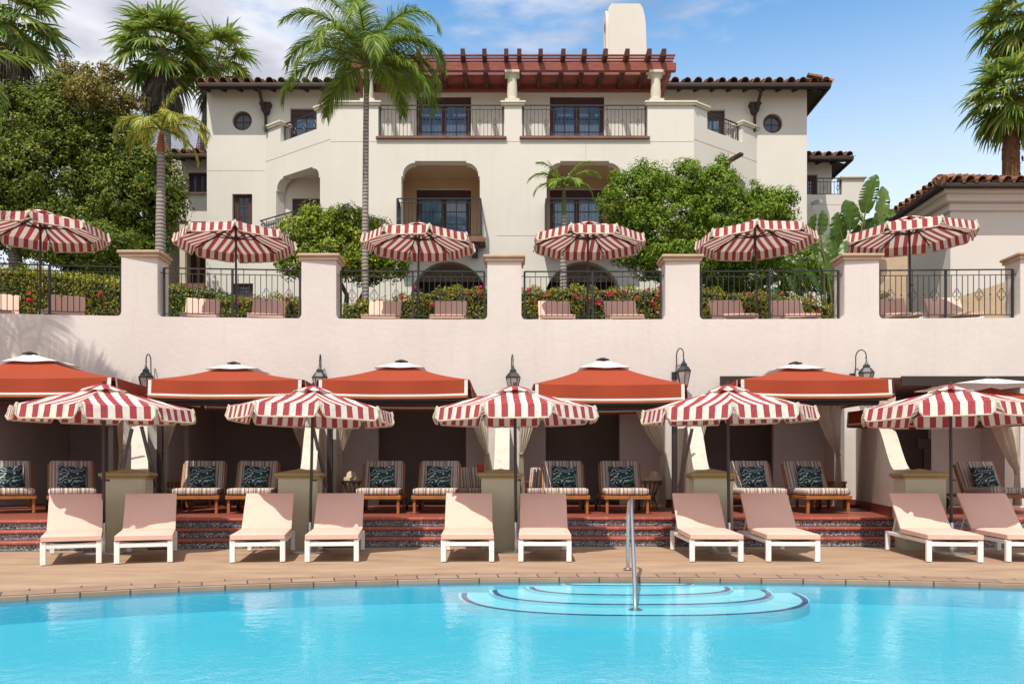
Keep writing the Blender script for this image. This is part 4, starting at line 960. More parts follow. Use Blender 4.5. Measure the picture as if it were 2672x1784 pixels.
# ------------------------------------------------------------------ small cabana furniture
def side_table(label, px, hat):
    D = 16.6; p = Vector((PX(px, D), D, FZ)); t = thing('side_table', p, label, 'side table', 'round wicker tables in the cabanas')
    MB().lathe([(0.30, 0.58), (0.30, 0.62), (0.28, 0.63)], 24).build('table_top', M['straw'], t)
    b_ = MB()
    for k in range(16):
        a_ = 2 * PI * k / 16; c_, s_ = math.cos(a_), math.sin(a_)
        b_.tube([(0.28 * c_, 0.28 * s_, 0.58), (0.20 * c_, 0.20 * s_, 0.40), (0.13 * math.cos(a_ + .3), 0.13 * math.sin(a_ + .3), 0.25), (0.22 * math.cos(a_ + .5), 0.22 * math.sin(a_ + .5), 0.0)], 0.01, 5)
        b_.tube([(0.27 * math.cos(a_ + j * 0.08), 0.27 * math.sin(a_ + j * 0.08), 0.50 + 0.07 * math.sin(j * PI / 4)) for j in range(5)], 0.009, 5)
    b_.build('base', M['wicker'], t)
    h = thing('sun_hat', p + Vector((hat, 0, 0.632)), 'pale straw sun hat on the ' + ('left' if hat < 0 else 'right') + '-hand wicker table', 'hat')
    MB().lathe([(0.19, 0.0), (0.20, 0.008), (0.10, 0.02), (0.095, 0.07), (0.07, 0.12), (0.02, 0.135)], 24).build('hat_body', M['straw'], h)
side_table('round wicker table with a folded hat, left in the third cabana', 930, -0.10)
side_table('round wicker table with an upright hat, right in the fourth cabana', 1690, 0.12)
def armchair(label, px, D, rz, cush):
    t = thing('armchair', (PX(px, D), D, FZ), label, 'armchair', 'low wooden armchairs in the cabanas', rz)
    f = MB()
    for s in (-1, 1):
        f.rbox(s * 0.36 - 0.03, s * 0.36 + 0.03, 0, 0.70, 0.52, 0.56, 0.008, 1)
        for y in (0.03, 0.62): f.rbox(s * 0.36 - 0.025, s * 0.36 + 0.025, y, y + 0.05, 0, 0.519, 0.006, 1)
        f.box(s * 0.36 - 0.012, s * 0.36 + 0.012, 0.08, 0.62, 0.22, 0.27)
        for k in range(4): f.box(s * 0.36 - 0.01, s * 0.36 + 0.01, 0.14 + 0.12 * k, 0.19 + 0.12 * k, 0.27, 0.52)
    f.box(-0.33, 0.33, 0.03, 0.07, 0.22, 0.30); f.build('frame', M['teak'], t)
    MB().rbox(-0.33, 0.33, 0.0, 0.64, 0.30, 0.42, 0.04, 3).build('seat_cushion', M['ticking'], t)
    MB().rbox(-0.33, 0.33, -0.02, 0.44, -0.05, 0.06, 0.04, 3, M=Matrix.Translation((0, 0.62, 0.42)) @ Matrix.Rotation(R(74), 4, 'X')).build('backrest_cushion', M['ticking'] if not cush else M['red_cush'], t)
armchair('wooden armchair left of the middle pillar, in the third cabana', 1240, 17.0, R(20), False)
armchair('wooden armchair right of the middle pillar, in the fourth cabana', 1395, 17.0, R(-20), False)
armchair('armchair with a coral red back cushion in the fifth cabana', 2165, 17.0, R(10), True)
armchair('shadowed armchair in the second cabana beside the canopy post', 455, 17.0, R(-15), False)
for lab, px, py, D in [('small coral pillow left of the middle wing wall', 1258, 1220, 17.1)]:
    p = bpy.data.objects.new('coral_pillow', pm.copy()); p.data.materials.clear(); p.data.materials.append(M['red_cush']); COL.objects.link(p)
    p.matrix_world = Matrix.Translation(at(px, py, D)) @ Matrix.Rotation(R(75), 4, 'X') @ Matrix.Scale(0.42, 4); tag(p, lab, 'pillow')
# ------------------------------------------------------------------ hotel building
YF1, YM = 27.6, 29.6
bld = thing('hotel_building', (0, 29.6, 4.2), 'large cream plaster hotel with clay tiled roofs, balconies, a red wooden pergola and a chimney', 'building')
LEFT_C, LEFT_B, RIGHT_C, RIGHT_B = (-5.99, YF1), (-8.71, YM), (6.0, YF1), (8.66, YM)
def scallop(x0, x1, z0, z1, r=0.5):
    """opening with stepped concave shoulders"""
    h = r * 0.9; out = [(x0, z0), (x0, z1 - h - 0.06), (x0 + 0.05, z1 - h - 0.06)]
    for k in range(7):
        a_ = PI / 2 * k / 6; out.append((x0 + 0.05 + (r - 0.1) * (1 - math.cos(a_)), z1 - h + (h - 0.06) * math.sin(a_) - 0.0))
    out.append((x0 + r - 0.05, z1)); m_ = [(x0 + x1 - p[0], p[1]) for p in out[::-1]]
    return out + m_
def arch(xc, hw, z0, zs, zt, n=20):
    return [(xc - hw, z0)] + [(xc - hw * math.cos(PI * k / n), zs + (zt - zs) * math.sin(PI * k / n)) for k in range(n + 1)] + [(xc + hw, z0)]
def rect(x0, x1, z0, z1): return [(x0, z0), (x0, z1), (x1, z1), (x1, z0)]
# front face
ol = [(-5.99, 4.2), (-5.99, 13.28), (-4.41, 13.28), (-4.41, 12.25), (-0.25, 12.25), (-0.25, 13.28), (0.32, 13.28), (0.32, 12.25), (4.47, 12.25), (4.47, 13.28), (6.0, 13.28), (6.0, 4.2)]
LG = [(-3.65, -1.06), (1.14, 3.65)]
holes = [scallop(a_, b_, 8.95, 11.46) for a_, b_ in LG] + [arch(-2.08, 1.27, 4.25, 6.9, 8.15), arch(2.35, 1.27, 4.25, 6.9, 8.15)]
MB().prism(ol, YF1, YF1 + 0.38, holes=holes).build('front_wall', M['bplaster'], bld, world=True)
# chamfered sides
def facet(C, B, sgn):
    d = Vector((B[0] - C[0], B[1] - C[1], 0)); L = d.length; d.normalize(); inn = Vector((-sgn * d.y, sgn * d.x, 0)) * -1
    if inn.y < 0: inn = -inn
    Mx = Matrix(((d.x, inn.x, 0, C[0]), (d.y, inn.y, 0, C[1]), (0, 0, 1, 0), (0, 0, 0, 1)))
    o = [(0.002, 4.2), (0.002, 13.28), (0.2 * L, 13.28), (0.2 * L, 12.68), (0.76 * L, 12.68), (0.76 * L, 13.28), (L, 13.28), (L, 4.2)]
    MB().prism(o, 0, 0.36, Mx, holes=[scallop(0.15 * L, 0.83 * L, 8.95, 11.46, 0.42)]).build('side_wall', M['bplaster'], bld, world=True)
    P = lambda s, z, dy=0.0: Mx @ Vector((s, dy, z))
    for a_, b_ in ((-0.02, 0.2 * L + 0.07), (0.76 * L - 0.07, L + 0.05)):
        MB().rbox(a_, b_, -0.07, 0.43, 13.282, 13.34, 0.012, 1, M=Mx).rbox(a_ - 0.02, b_ + 0.02, -0.10, 0.46, 13.342, 13.42, 0.02, 2, M=Mx).build('parapet_cap', M['stone'], bld, world=True)
    MB().box(0, L, -0.004, 0.0, 12.17, 12.19, M=Mx).build('joint_line', M['cap'], bld, world=True)
    return P, L
def railing(P, s0, s1, z0, z1, name='balcony_railing', step=0.125, orn=4):
    """P(s, z) gives world points along the rail line"""
    m_ = MB(); m_.bar(P(s0, z1), P(s1, z1), 0.045, 0.03); m_.bar(P(s0, z1 - 0.13), P(s1, z1 - 0.13), 0.02); m_.bar(P(s0, z0 + 0.05), P(s1, z0 + 0.05), 0.02)
    for s_ in (s0, s1): m_.bar(P(s_, z0), P(s_, z1), 0.05)
    r_ = m_.build(name, M['iron'], bld, world=True)
    b_ = MB(); nb = max(2, int(round(abs(s1 - s0) / step)))
    for k in range(1, nb):
        s_ = s0 + (s1 - s0) * k / nb; b_.bar(P(s_, z0 + 0.05), P(s_, z1 if k % orn == 2 else z1 - 0.13), 0.016)
        if k % orn == 2:
            c = P(s_, (z0 + z1) / 2 - 0.03); d = (P(s1, 0) - P(s0, 0)).normalized()
            for q, w_ in ((1, 0.065), (-1, 0.065)): b_.tube([c + Vector((0, 0, 0.12)), c + d * w_ * q, c + Vector((0, 0, -0.12))], 0.009, 4)
        elif k % orn == 0: b_.lathe([(0.003, -0.02), (0.02, 0), (0.003, 0.02)], 5, tuple(P(s_, (z0 + z1) / 2 - 0.03)))
    b_.build('balusters', M['iron'], r_, smooth=False)
    bo = bpy.data.objects[-1] if False else None
    return r_
# balusters are sub-parts: bring them to the building's local frame by hand
_build = MB.build
def _b(self, name, m, parent=None, world=False, sharp=35, smooth=True):
    if parent is not None and parent.parent is not None and not world: world = True
    return _build(self, name, m, parent, world, sharp, smooth)
MB.build = _b
PLf, LL_ = facet(LEFT_C, LEFT_B, 1)
PRf, LR_ = facet(RIGHT_C, RIGHT_B, -1)
railing(lambda s, z: PLf(s, z, 0.18), 0.2 * LL_ + 0.05, 0.76 * LL_ - 0.04, 12.70, 13.36)
railing(lambda s, z: PRf(s, z, 0.18), 0.2 * LR_ + 0.05, 0.76 * LR_ - 0.04, 12.70, 13.36)
railing(lambda s, z: PLf(s, z, -0.1), 0.12 * LL_, 1.06 * LL_, 8.95, 10.1)
for a_, b_ in ((-4.36, -0.30), (0.37, 4.42)):
    railing(lambda s, z: Vector((s, YF1 + 0.12, z)), a_, b_, 12.28, 13.34)
    MB().rbox(a_ - 0.12, b_ + 0.12, YF1 - 0.09, YF1 + 0.2, 12.17, 12.252, 0.012, 1).build('balcony_ledge', M['ledge'], bld, world=True)
for a_, b_ in ((-6.06, -4.41 + 0.07), (-0.25 - 0.1, 0.32 + 0.1), (4.47 - 0.07, 6.07)):
    MB().rbox(a_, b_, YF1 - 0.07, YF1 + 0.45, 13.282, 13.34, 0.012, 1).rbox(a_ - 0.03, b_ + 0.03, YF1 - 0.1, YF1 + 0.48, 13.342, 13.42, 0.02, 2).build('parapet_cap', M['stone'], bld, world=True)
MB().box(-5.98, -0.0, YF1 - 0.004, YF1, 12.09, 12.105).box(0.0, 5.98, YF1 - 0.004, YF1, 12.09, 12.105).box(-0.5, 1.0, YF1 - 0.004, YF1, 8.99, 9.005).box(2.43, 2.445, YF1 - 0.004, YF1, 11.5, 12.09).build('joint_line', M['cap'], bld, world=True)
# floors inside the bay
plan = [(-8.55, YM), (-5.9, YF1 + 0.381), (5.9, YF1 + 0.381), (8.5, YM)]
MB().prism(plan, 8.70, 8.95, FLAT).prism(plan, 11.62, 12.2, FLAT).build('balcony_floor', M['bplaster'], bld, world=True)
mb = MB()
for x in (-4.4, -0.4, 0.45, 4.4): mb.box(x - 0.08, x + 0.08, YF1 + 0.382, YM, 8.951, 11.619)
for x in (-5.6, 5.6): mb.box(x - 0.08, x + 0.08, YF1 + 0.5, YM, 8.951, 11.619)
mb.build('partition', M['tan'], bld, world=True)
hl2 = [rect(a_, b_, 8.952, 11.22) for a_, b_ in ((-3.388, -1.45), (1.341, 3.266))]
MB().prism([(-5.5, 8.951), (-5.5, 11.60), (5.5, 11.60), (5.5, 8.951)], YM - 0.02, YM - 0.003, holes=hl2).box(-5.5, 5.5, YF1 + 0.39, YM - 0.021, 11.60, 11.615).build('loggia_lining', M['tan'], bld, world=True)
# projecting loggia balconies
for a_, b_ in ((-3.80, -0.86), (1.0, 3.95)):
    MB().rbox(a_, b_, 26.90, YF1, 8.60, 8.72, 0.015, 1).rbox(a_ + 0.05, b_ - 0.05, 26.95, YF1, 8.722, 8.80, 0.01, 1).build('balcony_slab', M['ledge'], bld, world=True)
    for x in (a_ + 0.35, b_ - 0.35):
        MB().rbox(x - 0.1, x + 0.1, 27.0, YF1, 8.42, 8.599, 0.03, 2).rbox(x - 0.1, x + 0.1, 27.25, YF1, 8.25, 8.419, 0.03, 2).build('bracket', M['bronze'], bld, world=True)
    def P(s, z, a_=a_, b_=b_):
        x0, x1 = a_ + 0.1, b_ - 0.15; return Vector((x0 + s, 26.99, z))
    railing(P, 0, b_ - a_ - 0.25, 8.80, 10.02)
    for x in (a_ + 0.1, b_ - 0.15): railing(lambda s, z, x=x: Vector((x, 27.03 + s, z)), 0, 0.52, 8.80, 10.02)
# main wall plane with door and window holes
def mx_(px): return (px - CX0) / 73.8
def mz_(py): return EYE + (HY - py) / 73.8
doors = [(1086, 1229, mz_(250), 12.2), (1435, 1577, mz_(250), 12.2), (1086, 1229, 11.22, 8.95), (1435, 1577, 11.22, 8.95), (757, 836, mz_(282), 12.2), (1833, 1892, mz_(286), 12.2), (762, 838, 10.9, 8.95)]
wins = [(606, 658, mz_(506), mz_(592)), (606, 660, mz_(739), mz_(776))]
rounds = [(631.5, 315), (2016.6, 322)]
hl = [rect(mx_(a_), mx_(b_), z0, z1) for a_, b_, z1, z0 in doors] + [rect(mx_(a_), mx_(b_), z0, z1) for a_, b_, z1, z0 in wins]
hl += [[(mx_(x) + 0.345 * math.cos(2 * PI * k / 32), mz_(y) + 0.345 * math.sin(2 * PI * k / 32)) for k in range(32)] for x, y in rounds]
hl += [rect(-3.35, -0.8, 4.21, 7.95), rect(1.1, 3.6, 4.21, 7.95)]
MB().prism([(-10.79, 4.2), (-10.79, 14.74), (10.43, 14.74), (10.43, 4.2)], YM, YM + 0.3, holes=hl).build('main_wall', M['bplaster'], bld, world=True)
MB().box(-10.79, -10.5, YM + 0.301, 44, 4.2, 14.74).box(10.14, 10.43, YM + 0.301, 44, 4.2, 14.74).box(-10.79, 10.43, 44.001, 44.3, 4.2, 14.74).build('end_wall', M['bplaster'], bld, world=True)
MB().box(-10.78, -8.75, YM - 0.003, YM, 11.86, 11.875).build('joint_line', M['cap'], bld, world=True)
def door(x0, x1, z0, z1, y, leaves=2, rows=4, cols=2, header=0.24, glass=None):
    f = MB(); fw = 0.09
    f.box(x0, x1, y, y + 0.12, z1 - header, z1); f.box(x0, x0 + fw, y, y + 0.12, z0, z1 - header); f.box(x1 - fw, x1, y, y + 0.12, z0, z1 - header)
    lw = (x1 - x0 - 2 * fw) / leaves; g = MB(); sl = []
    for k in range(leaves):
        a_, b_ = x0 + fw + k * lw, x0 + fw + (k + 1) * lw; s = 0.09
        f.box(a_, a_ + s, y + 0.02, y + 0.09, z0, z1 - header); f.box(b_ - s, b_, y + 0.021, y + 0.09, z0, z1 - header)
        f.box(a_ + s, b_ - s, y + 0.02, y + 0.09, z0, z0 + 0.2 if header else z0 + 0.08); f.box(a_ + s, b_ - s, y + 0.02, y + 0.09, z1 - header - 0.08, z1 - header)
        g0, g1, h0, h1 = a_ + s, b_ - s, z0 + (0.2 if header else 0.08), z1 - header - 0.08
        for c in range(1, cols): f.box(g0 + (g1 - g0) * c / cols - 0.013, g0 + (g1 - g0) * c / cols + 0.013, y + 0.03, y + 0.07, h0, h1)
        for r_ in range(1, rows): f.box(g0, g1, y + 0.031, y + 0.069, h0 + (h1 - h0) * r_ / rows - 0.013, h0 + (h1 - h0) * r_ / rows + 0.013)
        g.box(g0, g1, y + 0.05, y + 0.06, h0, h1)
    o = f.build('door' if header else 'window', M['dwood'], bld, world=True)
    g.build('pane', glass or M['glass'], o, smooth=False); return o
for a_, b_, z1, z0 in doors: door(mx_(a_), mx_(b_), z0, z1, YM + 0.13, leaves=2 if b_ - a_ > 100 else 1)
for a_, b_, z1, z0 in wins: door(mx_(a_), mx_(b_), z0, z1, YM + 0.13, 1, 3, 2, 0.0, M['glassdark'])
for a_, b_ in ((-3.35, -0.8), (1.1, 3.6)): door(a_, b_, 4.21, 7.95, YM + 0.1, 4, 4, 1, 0.35, M['glassdark'])
for x, y in rounds:
    c = (mx_(x), mz_(y)); o = []
    for rr in (0.345, 0.255): o.append([(c[0] + rr * math.cos(2 * PI * k / 32), c[1] + rr * math.sin(2 * PI * k / 32)) for k in range(32)])
    w_ = MB().prism(o[0], YM + 0.12, YM + 0.2, holes=[o[1]]); w_.box(c[0] - 0.012, c[0] + 0.012, YM + 0.13, YM + 0.17, c[1] - 0.256, c[1] + 0.256).box(c[0] - 0.256, c[0] + 0.256, YM + 0.131, YM + 0.169, c[1] - 0.012, c[1] + 0.012)
    w_ = w_.build('round_window', M['dwood'], bld, world=True); MB().prism(o[1], YM + 0.15, YM + 0.16).build('pane', M['glassdark'], w_, smooth=False)
# columns
for px in (961, 1336.5, 1711):
    x = PX(px, 27.78)
    MB().box(x - 0.24, x + 0.24, 27.54, 28.02, 13.425, 13.50).lathe([(0.21, 13.50), (0.21, 13.55), (0.165, 13.58), (0.17, 13.8), (0.150, 14.26), (0.175, 14.28), (0.175, 14.31), (0.16, 14.32), (0.2, 14.37)], 24, (x, 27.78, 0)).box(x - 0.24, x + 0.24, 27.54, 28.02, 14.37, 14.45).build('column', M['stone'], bld, world=True)
# pergola
pg = MB(); pg.rbox(-5.35, 5.42, 27.62, 27.80, 14.452, 14.72, 0.012, 1); pg.box(-5.30, 5.36, 28.86, 29.6, 14.90, 14.96)
for x in (-5.2, 5.25): pg.rbox(x - 0.07, x + 0.07, 27.96, 29.6, 14.46, 14.70, 0.01, 1)
pg.box(-5.3, 5.3, 29.52, 29.595, 14.62, 14.72)
pgo = pg.build('pergola', M['redwood'], bld, world=True)
for px in [940, 980, 1035, 1092, 1148, 1207.6, 1264, 1321, 1355, 1410.7, 1470, 1525, 1580, 1636.7, 1694, 1732]:
    x = PX(px, 27.35); m_ = MB(); m_.prism([(27.27, 14.76), (27.25, 14.985), (29.65, 14.985), (29.65, 14.725), (27.35, 14.725)], -0.07, 0.07, Matrix(((0, 1, 0, x), (1, 0, 0, 0), (0, 0, 1, 0), (0, 0, 0, 1))))
    m_.build('rafter', M['rafter'], pgo, world=True)
m_ = MB()
for k in range(6): m_.rbox(-5.38, 5.38, 27.55 + 0.19 * k, 27.62 + 0.19 * k, 14.90, 14.955, 0.008, 1)
m_.build('slats', M['redwood'], pgo, world=True)
# roofs
def tiles(mb, O, along, upv, L, rows, pitch=0.40, r=0.135, tl=0.42):
    """barrel tiles: O eave corner, along = unit vector along the eave, upv = unit vector up the slope"""
    nrm = along.cross(upv).normalized()
    if nrm.z < 0: nrm = -nrm
    n = int(L / pitch)
    for i in range(n + 1):
        for j in range(rows):
            jit = random.uniform(-0.02, 0.02); c0 = O + along * (i * pitch + jit) + upv * (j * tl - 0.06 + random.uniform(-.02, .02)); c1 = c0 + upv * (tl + 0.07)
            k = len(mb.v); K = 8; r0, r1 = r * random.uniform(0.95, 1.06), r * 0.86
            for c, rr, h in ((c0, r0, 0.035), (c1, r1, 0.0)):
                for q in range(K + 1):
                    a_ = PI * q / K; mb.v.append(tuple(c + along * rr * math.cos(a_) + nrm * (rr * math.sin(a_) + h)))
                for q in range(K + 1):
                    a_ = PI * q / K; mb.v.append(tuple(c + along * (rr - 0.02) * math.cos(a_) + nrm * ((rr - 0.02) * math.sin(a_) + h)))
            m2 = 2 * (K + 1)
            for q in range(K):
                mb.f.append((k + q, k + q + 1, k + m2 + q + 1, k + m2 + q)); mb.f.append((k + q, k + K + 1 + q, k + K + 2 + q, k + q + 1))
            # pan between barrels
            p0, p1 = c0 + along * r * 0.9 + nrm * 0.02, c0 + along * (pitch - r * 0.9) + nrm * 0.02
            k = len(mb.v)
            for s in range(5):
                t = s / 4; q0 = p0 + (p1 - p0) * t - nrm * 0.05 * math.sin(PI * t); mb.v.append(tuple(q0)); mb.v.append(tuple(q0 + upv * (tl + 0.07) - nrm * 0.03))
            for s in range(4): mb.f.append((k + 2 * s, k + 2 * s + 2, k + 2 * s + 3, k + 2 * s + 1))
def eave(x0, x1, yg, yw, zg, zw, parent, right_return=0, left_return=0, rows=3, back=10, z_up=0.0):
    up = Vector((0, math.cos(R(17)), math.sin(R(17))))
    m_ = MB(); tiles(m_, Vector((x0 + 0.1, yg - 0.02, zg + 0.03)), Vector((1, 0, 0)), up, x1 - x0 - 0.2, rows)
    rf = m_.build('roof', M['tile'], parent, world=True, sharp=50)
    e = Vector((0, yg, zg + 0.01)) ; t = e + up * back
    MB().box(x0, x1, yg - 0.02, yg + 0.05, zg - 0.0, zg + 0.02).add([(x0, yg + 0.05, zg + 0.0), (x1, yg + 0.05, zg + 0.0), (x1, t.y, t.z), (x0, t.y, t.z)], [(0, 1, 2, 3)]) if False else None
    b_ = MB(); b_.quad((x0 + 0.02, yg + 0.05, zg + 0.005), (x1 - 0.02, yg + 0.05, zg + 0.005), (x1 - 0.02, t.y, t.z), (x0 + 0.02, t.y, t.z)); b_.build('roof_deck', M['tile'], rf, world=True, smooth=False)
    g = MB(); g.rbox(x0, x1, yg - 0.10, yg + 0.02, zg - 0.14, zg, 0.02, 2); g.box(x0 + 0.02, x1 - 0.02, yg + 0.021, yg + 0.05, zg - 0.16, zg)
    if right_return: g.box(x1 - 0.06, x1 + 0.02, yg + 0.03, yg + right_return, zg - 0.14, zg)
    if left_return: g.box(x0 - 0.02, x0 + 0.06, yg + 0.03, yg + left_return, zg - 0.14, zg)
    g.build('gutter', M['gutter'], rf, world=True)
    s_ = MB(); s_.quad((x0 + 0.02, yg + 0.05, zg - 0.10), (x1 - 0.02, yg + 0.05, zg - 0.10), (x1 - 0.02, yw, zw), (x0 + 0.02, yw, zw))
    if right_return: s_.quad((x1 - 0.04, yw - 0.2, zg - 0.06), (x1 - 0.04, yg + right_return, zg - 0.06), (x1 - 0.65, yg + right_return, zw + 0.02), (x1 - 0.65, yw - 0.2, zw + 0.02))
    n = int((x1 - x0) / 0.58)
    for k in range(n + 1):
        x = x0 + 0.15 + k * 0.58
        if x < x1 - 0.1: s_.bar((x, yg + 0.06, zg - 0.14), (x, yw, zw - 0.05), 0.08, 0.09)
    s_.build('soffit', M['gutter'], rf, world=True, smooth=False)
    return rf
eave(-10.85, -5.16, 28.95, YM, 14.64, 14.73, bld)
eave(5.14, 11.02, 28.95, YM, 14.64, 14.73, bld, right_return=9)
m_ = MB(); tiles(m_, Vector((11.04, 29.0, 14.67)), Vector((0, 1, 0)), Vector((-math.cos(R(17)), 0, math.sin(R(17)))), 9, 2); m_.build('side_roof_tiles', M['tile'], bld, world=True, sharp=50)
m_ = MB(); m_.quad((-5.3, YM, 14.98), (5.3, YM, 14.98), (5.3, 36, 16.9), (-5.3, 36, 16.9)); m_.box(-5.3, 5.3, YM, YM + 0.3, 14.74, 14.98); m_.build('roof_deck', M['redwood'], bld, world=True, smooth=False)
# lower wings
wl_, wr_ = PX(395, 31), PX(548, 31)
MB().prism([(wl_, 4.2), (wl_, PZ(414, 31)), (wr_, PZ(414, 31)), (wr_, 4.2)], 31.0, 31.3, holes=[rect(PX(490, 31), PX(541, 31), PZ(503, 31), PZ(450, 31)), rect(PX(434, 31), PX(537, 31), PZ(742, 31), PZ(578, 31))]).build('left_wing_wall', M['bplaster'], bld, world=True)
MB().box(wl_, wr_, 33.0, 33.1, 4.2, 11).box(wl_ - 0.01, wl_ + 0.2, 31.3, 44, 4.2, PZ(414, 31)).build('left_wing_room', M['taupe'], bld, world=True)
MB().box(wl_, wr_, 31.3, 33, PZ(577, 31), PZ(573, 31)).box(wl_, wr_, 31.301, 33, PZ(760, 31), PZ(742, 31)).box(PX(470, 31.1), PX(484, 31.1), 31.05, 31.25, PZ(742, 31), PZ(578, 31)).build('left_wing_floor', M['stone'], bld, world=True)
MB().box(PX(434, 31), PX(537, 31), 30.93, 30.999, PZ(752, 31), PZ(740, 31)).build('left_wing_ledge', M['ledge'], bld, world=True)
door(PX(490, 31), PX(541, 31), PZ(503, 31), PZ(450, 31), 31.1, 2, 1, 1, 0.0)
MB().box(wl_ + 0.05, wr_, 30.9, 30.999, PZ(508, 31), PZ(503.5, 31)).build('window_sill', M['cap'], bld, world=True)
door(PX(498, 32.8), PX(533, 32.8), PZ(760, 32.8), PZ(640, 32.8), 32.8, 2, 1, 1, 0.3)
eave(PX(448, 30.2), PX(545, 30.2), 30.2, 31.0, PZ(403, 30.2), PZ(414, 31), bld, rows=6)
rz_ = PZ(424, 33)
MB().prism([(PX(2095, 33), 4.2), (PX(2095, 33), rz_), (PX(2170, 33), rz_), (PX(2170, 33), 4.2)], 33, 33.3, holes=[rect(PX(2100, 33), PX(2133, 33), PZ(520, 33), PZ(456, 33))]).build('right_wing_wall', M['bplaster'], bld, world=True)
MB().box(PX(2170, 33) - 0.25, PX(2170, 33), 33.301, 44, 4.2, rz_).build('right_wing_wall', M['bplaster'], bld, world=True)
door(PX(2100, 33), PX(2133, 33), PZ(520, 33), PZ(456, 33), 33.12, 1, 4, 2, 0.12)
eave(PX(2100, 32.2), PX(2226, 32.2), 32.2, 33.0, PZ(409, 32.2), rz_, bld, rows=5, right_return=7)
MB().prism([(PX(2095, 31.5), 4.2), (PX(2095, 31.5), PZ(508, 31.5)), (PX(2197, 31.5), PZ(508, 31.5)), (PX(2197, 31.5), PZ(466, 31.5)), (PX(2256, 31.5), PZ(466, 31.5)), (PX(2256, 31.5), 4.2)], 31.5, 31.8).build('right_wing_parapet', M['bplaster'], bld, world=True)
MB().rbox(PX(2193, 31.5), PX(2261, 31.5), 31.42, 31.88, PZ(466, 31.5), PZ(460, 31.5), 0.02, 2).build('parapet_cap', M['stone'], bld, world=True)
MB().box(PX(2095, 31.5), PX(2256, 31.5), 31.496, 31.5, PZ(534.5, 31.5), PZ(533.5, 31.5)).build('joint_line', M['cap'], bld, world=True)
railing(lambda s, z: Vector((s, 31.6, z)), PX(2131, 31.6), PX(2195, 31.6), PZ(508, 31.5), PZ(463, 31.5))
MB().prism([(PX(2256, 31.5) - 0.3, 4.2), (PX(2256, 31.5) - 0.3, PZ(466, 31.5)), (PX(2256, 31.5), PZ(466, 31.5)), (PX(2256, 31.5), 4.2)], 31.801, 36).build('right_wing_parapet', M['bplaster'], bld, world=True)
# chimney
cz = PZ(140, 31); ct = PZ(10, 31); x0, x1 = PX(1588, 31), PX(1687, 31)
prof = [(x0, 14.5), (x0, ct - 0.15), (x0 + 0.1, ct)]
prof += [(x1 - 0.28 + 0.26 * math.sin(PI / 2 * k / 8), ct - 1.05 + 1.05 * math.cos(PI / 2 * k / 8)) for k in range(9)] + [(x1, ct - 1.6), (x1, 14.5)]
ch = MB().prism(prof, 31.0, 31.9).build('chimney', M['bplaster'], bld, world=True)
lp = [(31.25, ct - 1.5), (31.25, ct - 0.75)] + [(31.5 - 0.25 * math.cos(PI * k / 8), ct - 0.75 + 0.3 * math.sin(PI * k / 8)) for k in range(1, 8)] + [(31.75, ct - 0.75), (31.75, ct - 1.5)]
sidep = [(30.98, 14.5), (30.98, ct - 0.9)] + [(31.47 - 0.49 * math.cos(PI * k / 12), ct - 0.9 + 0.84 * math.sin(PI * k / 12)) for k in range(1, 12)] + [(31.96, ct - 0.9), (31.96, 14.5)]
MS = Matrix(((0, 1, 0, 0), (1, 0, 0, 0), (0, 0, 1, 0), (0, 0, 0, 1)))
MB().prism(sidep, x0 - 0.09, x0 - 0.002, MS, holes=[lp]).build('chimney_arch', M['bplaster'], ch, world=True)
MB().prism(lp, x0 - 0.03, x0 - 0.004, MS).build('chimney_slot', M['gutter'], ch, world=True)
# downspouts, scupper, flood light
for pxc, s in ((696, 1), (1967, -1)):
    x = mx_(pxc); y = YM - 0.12; m_ = MB()
    m_.tube([(x - 0.06 * s - 0.1, 28.98, 14.50), (x - 0.1 * s, 29.05, 14.42), (x, y, 13.75)], 0.055, 8)
    m_.add([], []); k = [(0.20, mz_(274)), (0.20, mz_(279)), (0.15, mz_(284)), (0.12, mz_(296)), (0.06, mz_(302))]
    for (h0, z0), (h1, z1) in zip(k[:-1], k[1:]):
        m_.add([(x - h0, y - 0.1 - h0 * .2, z0), (x + h0, y - 0.1 - h0 * .2, z0), (x + h0, y + 0.12, z0), (x - h0, y + 0.12, z0), (x - h1, y - 0.1 - h1 * .2, z1), (x + h1, y - 0.1 - h1 * .2, z1), (x + h1, y + 0.12, z1), (x - h1, y + 0.12, z1)], [(0, 1, 2, 3), (4, 5, 6, 7), (0, 1, 5, 4), (1, 2, 6, 5), (2, 3, 7, 6), (3, 0, 4, 7)])
    m_.tube([(x, y, mz_(300)), (x, y, 13.2 if s > 0 else 13.2)], 0.05, 10)
    m_.build('downspout', M['gutter'], bld, world=True)
p = PRf(0.5 * LR_, 11.78); q = p + Vector((0.35, -0.62, 0.06))
MB().bar(p, q, 0.16, 0.09).bar(p + Vector((0.02, -0.02, -0.08)), p + Vector((0, 0, -0.30)), 0.05).build('scupper', M['gutter'], bld, world=True)
fl_ = MB().bar(at(2122, 548, 31.3), at(2122, 530, 31.3), 0.05).bar(at(2120, 532, 31.2), at(2142, 524, 30.8), 0.16, 0.10).build('flood_light', M['steel'], bld, world=True)

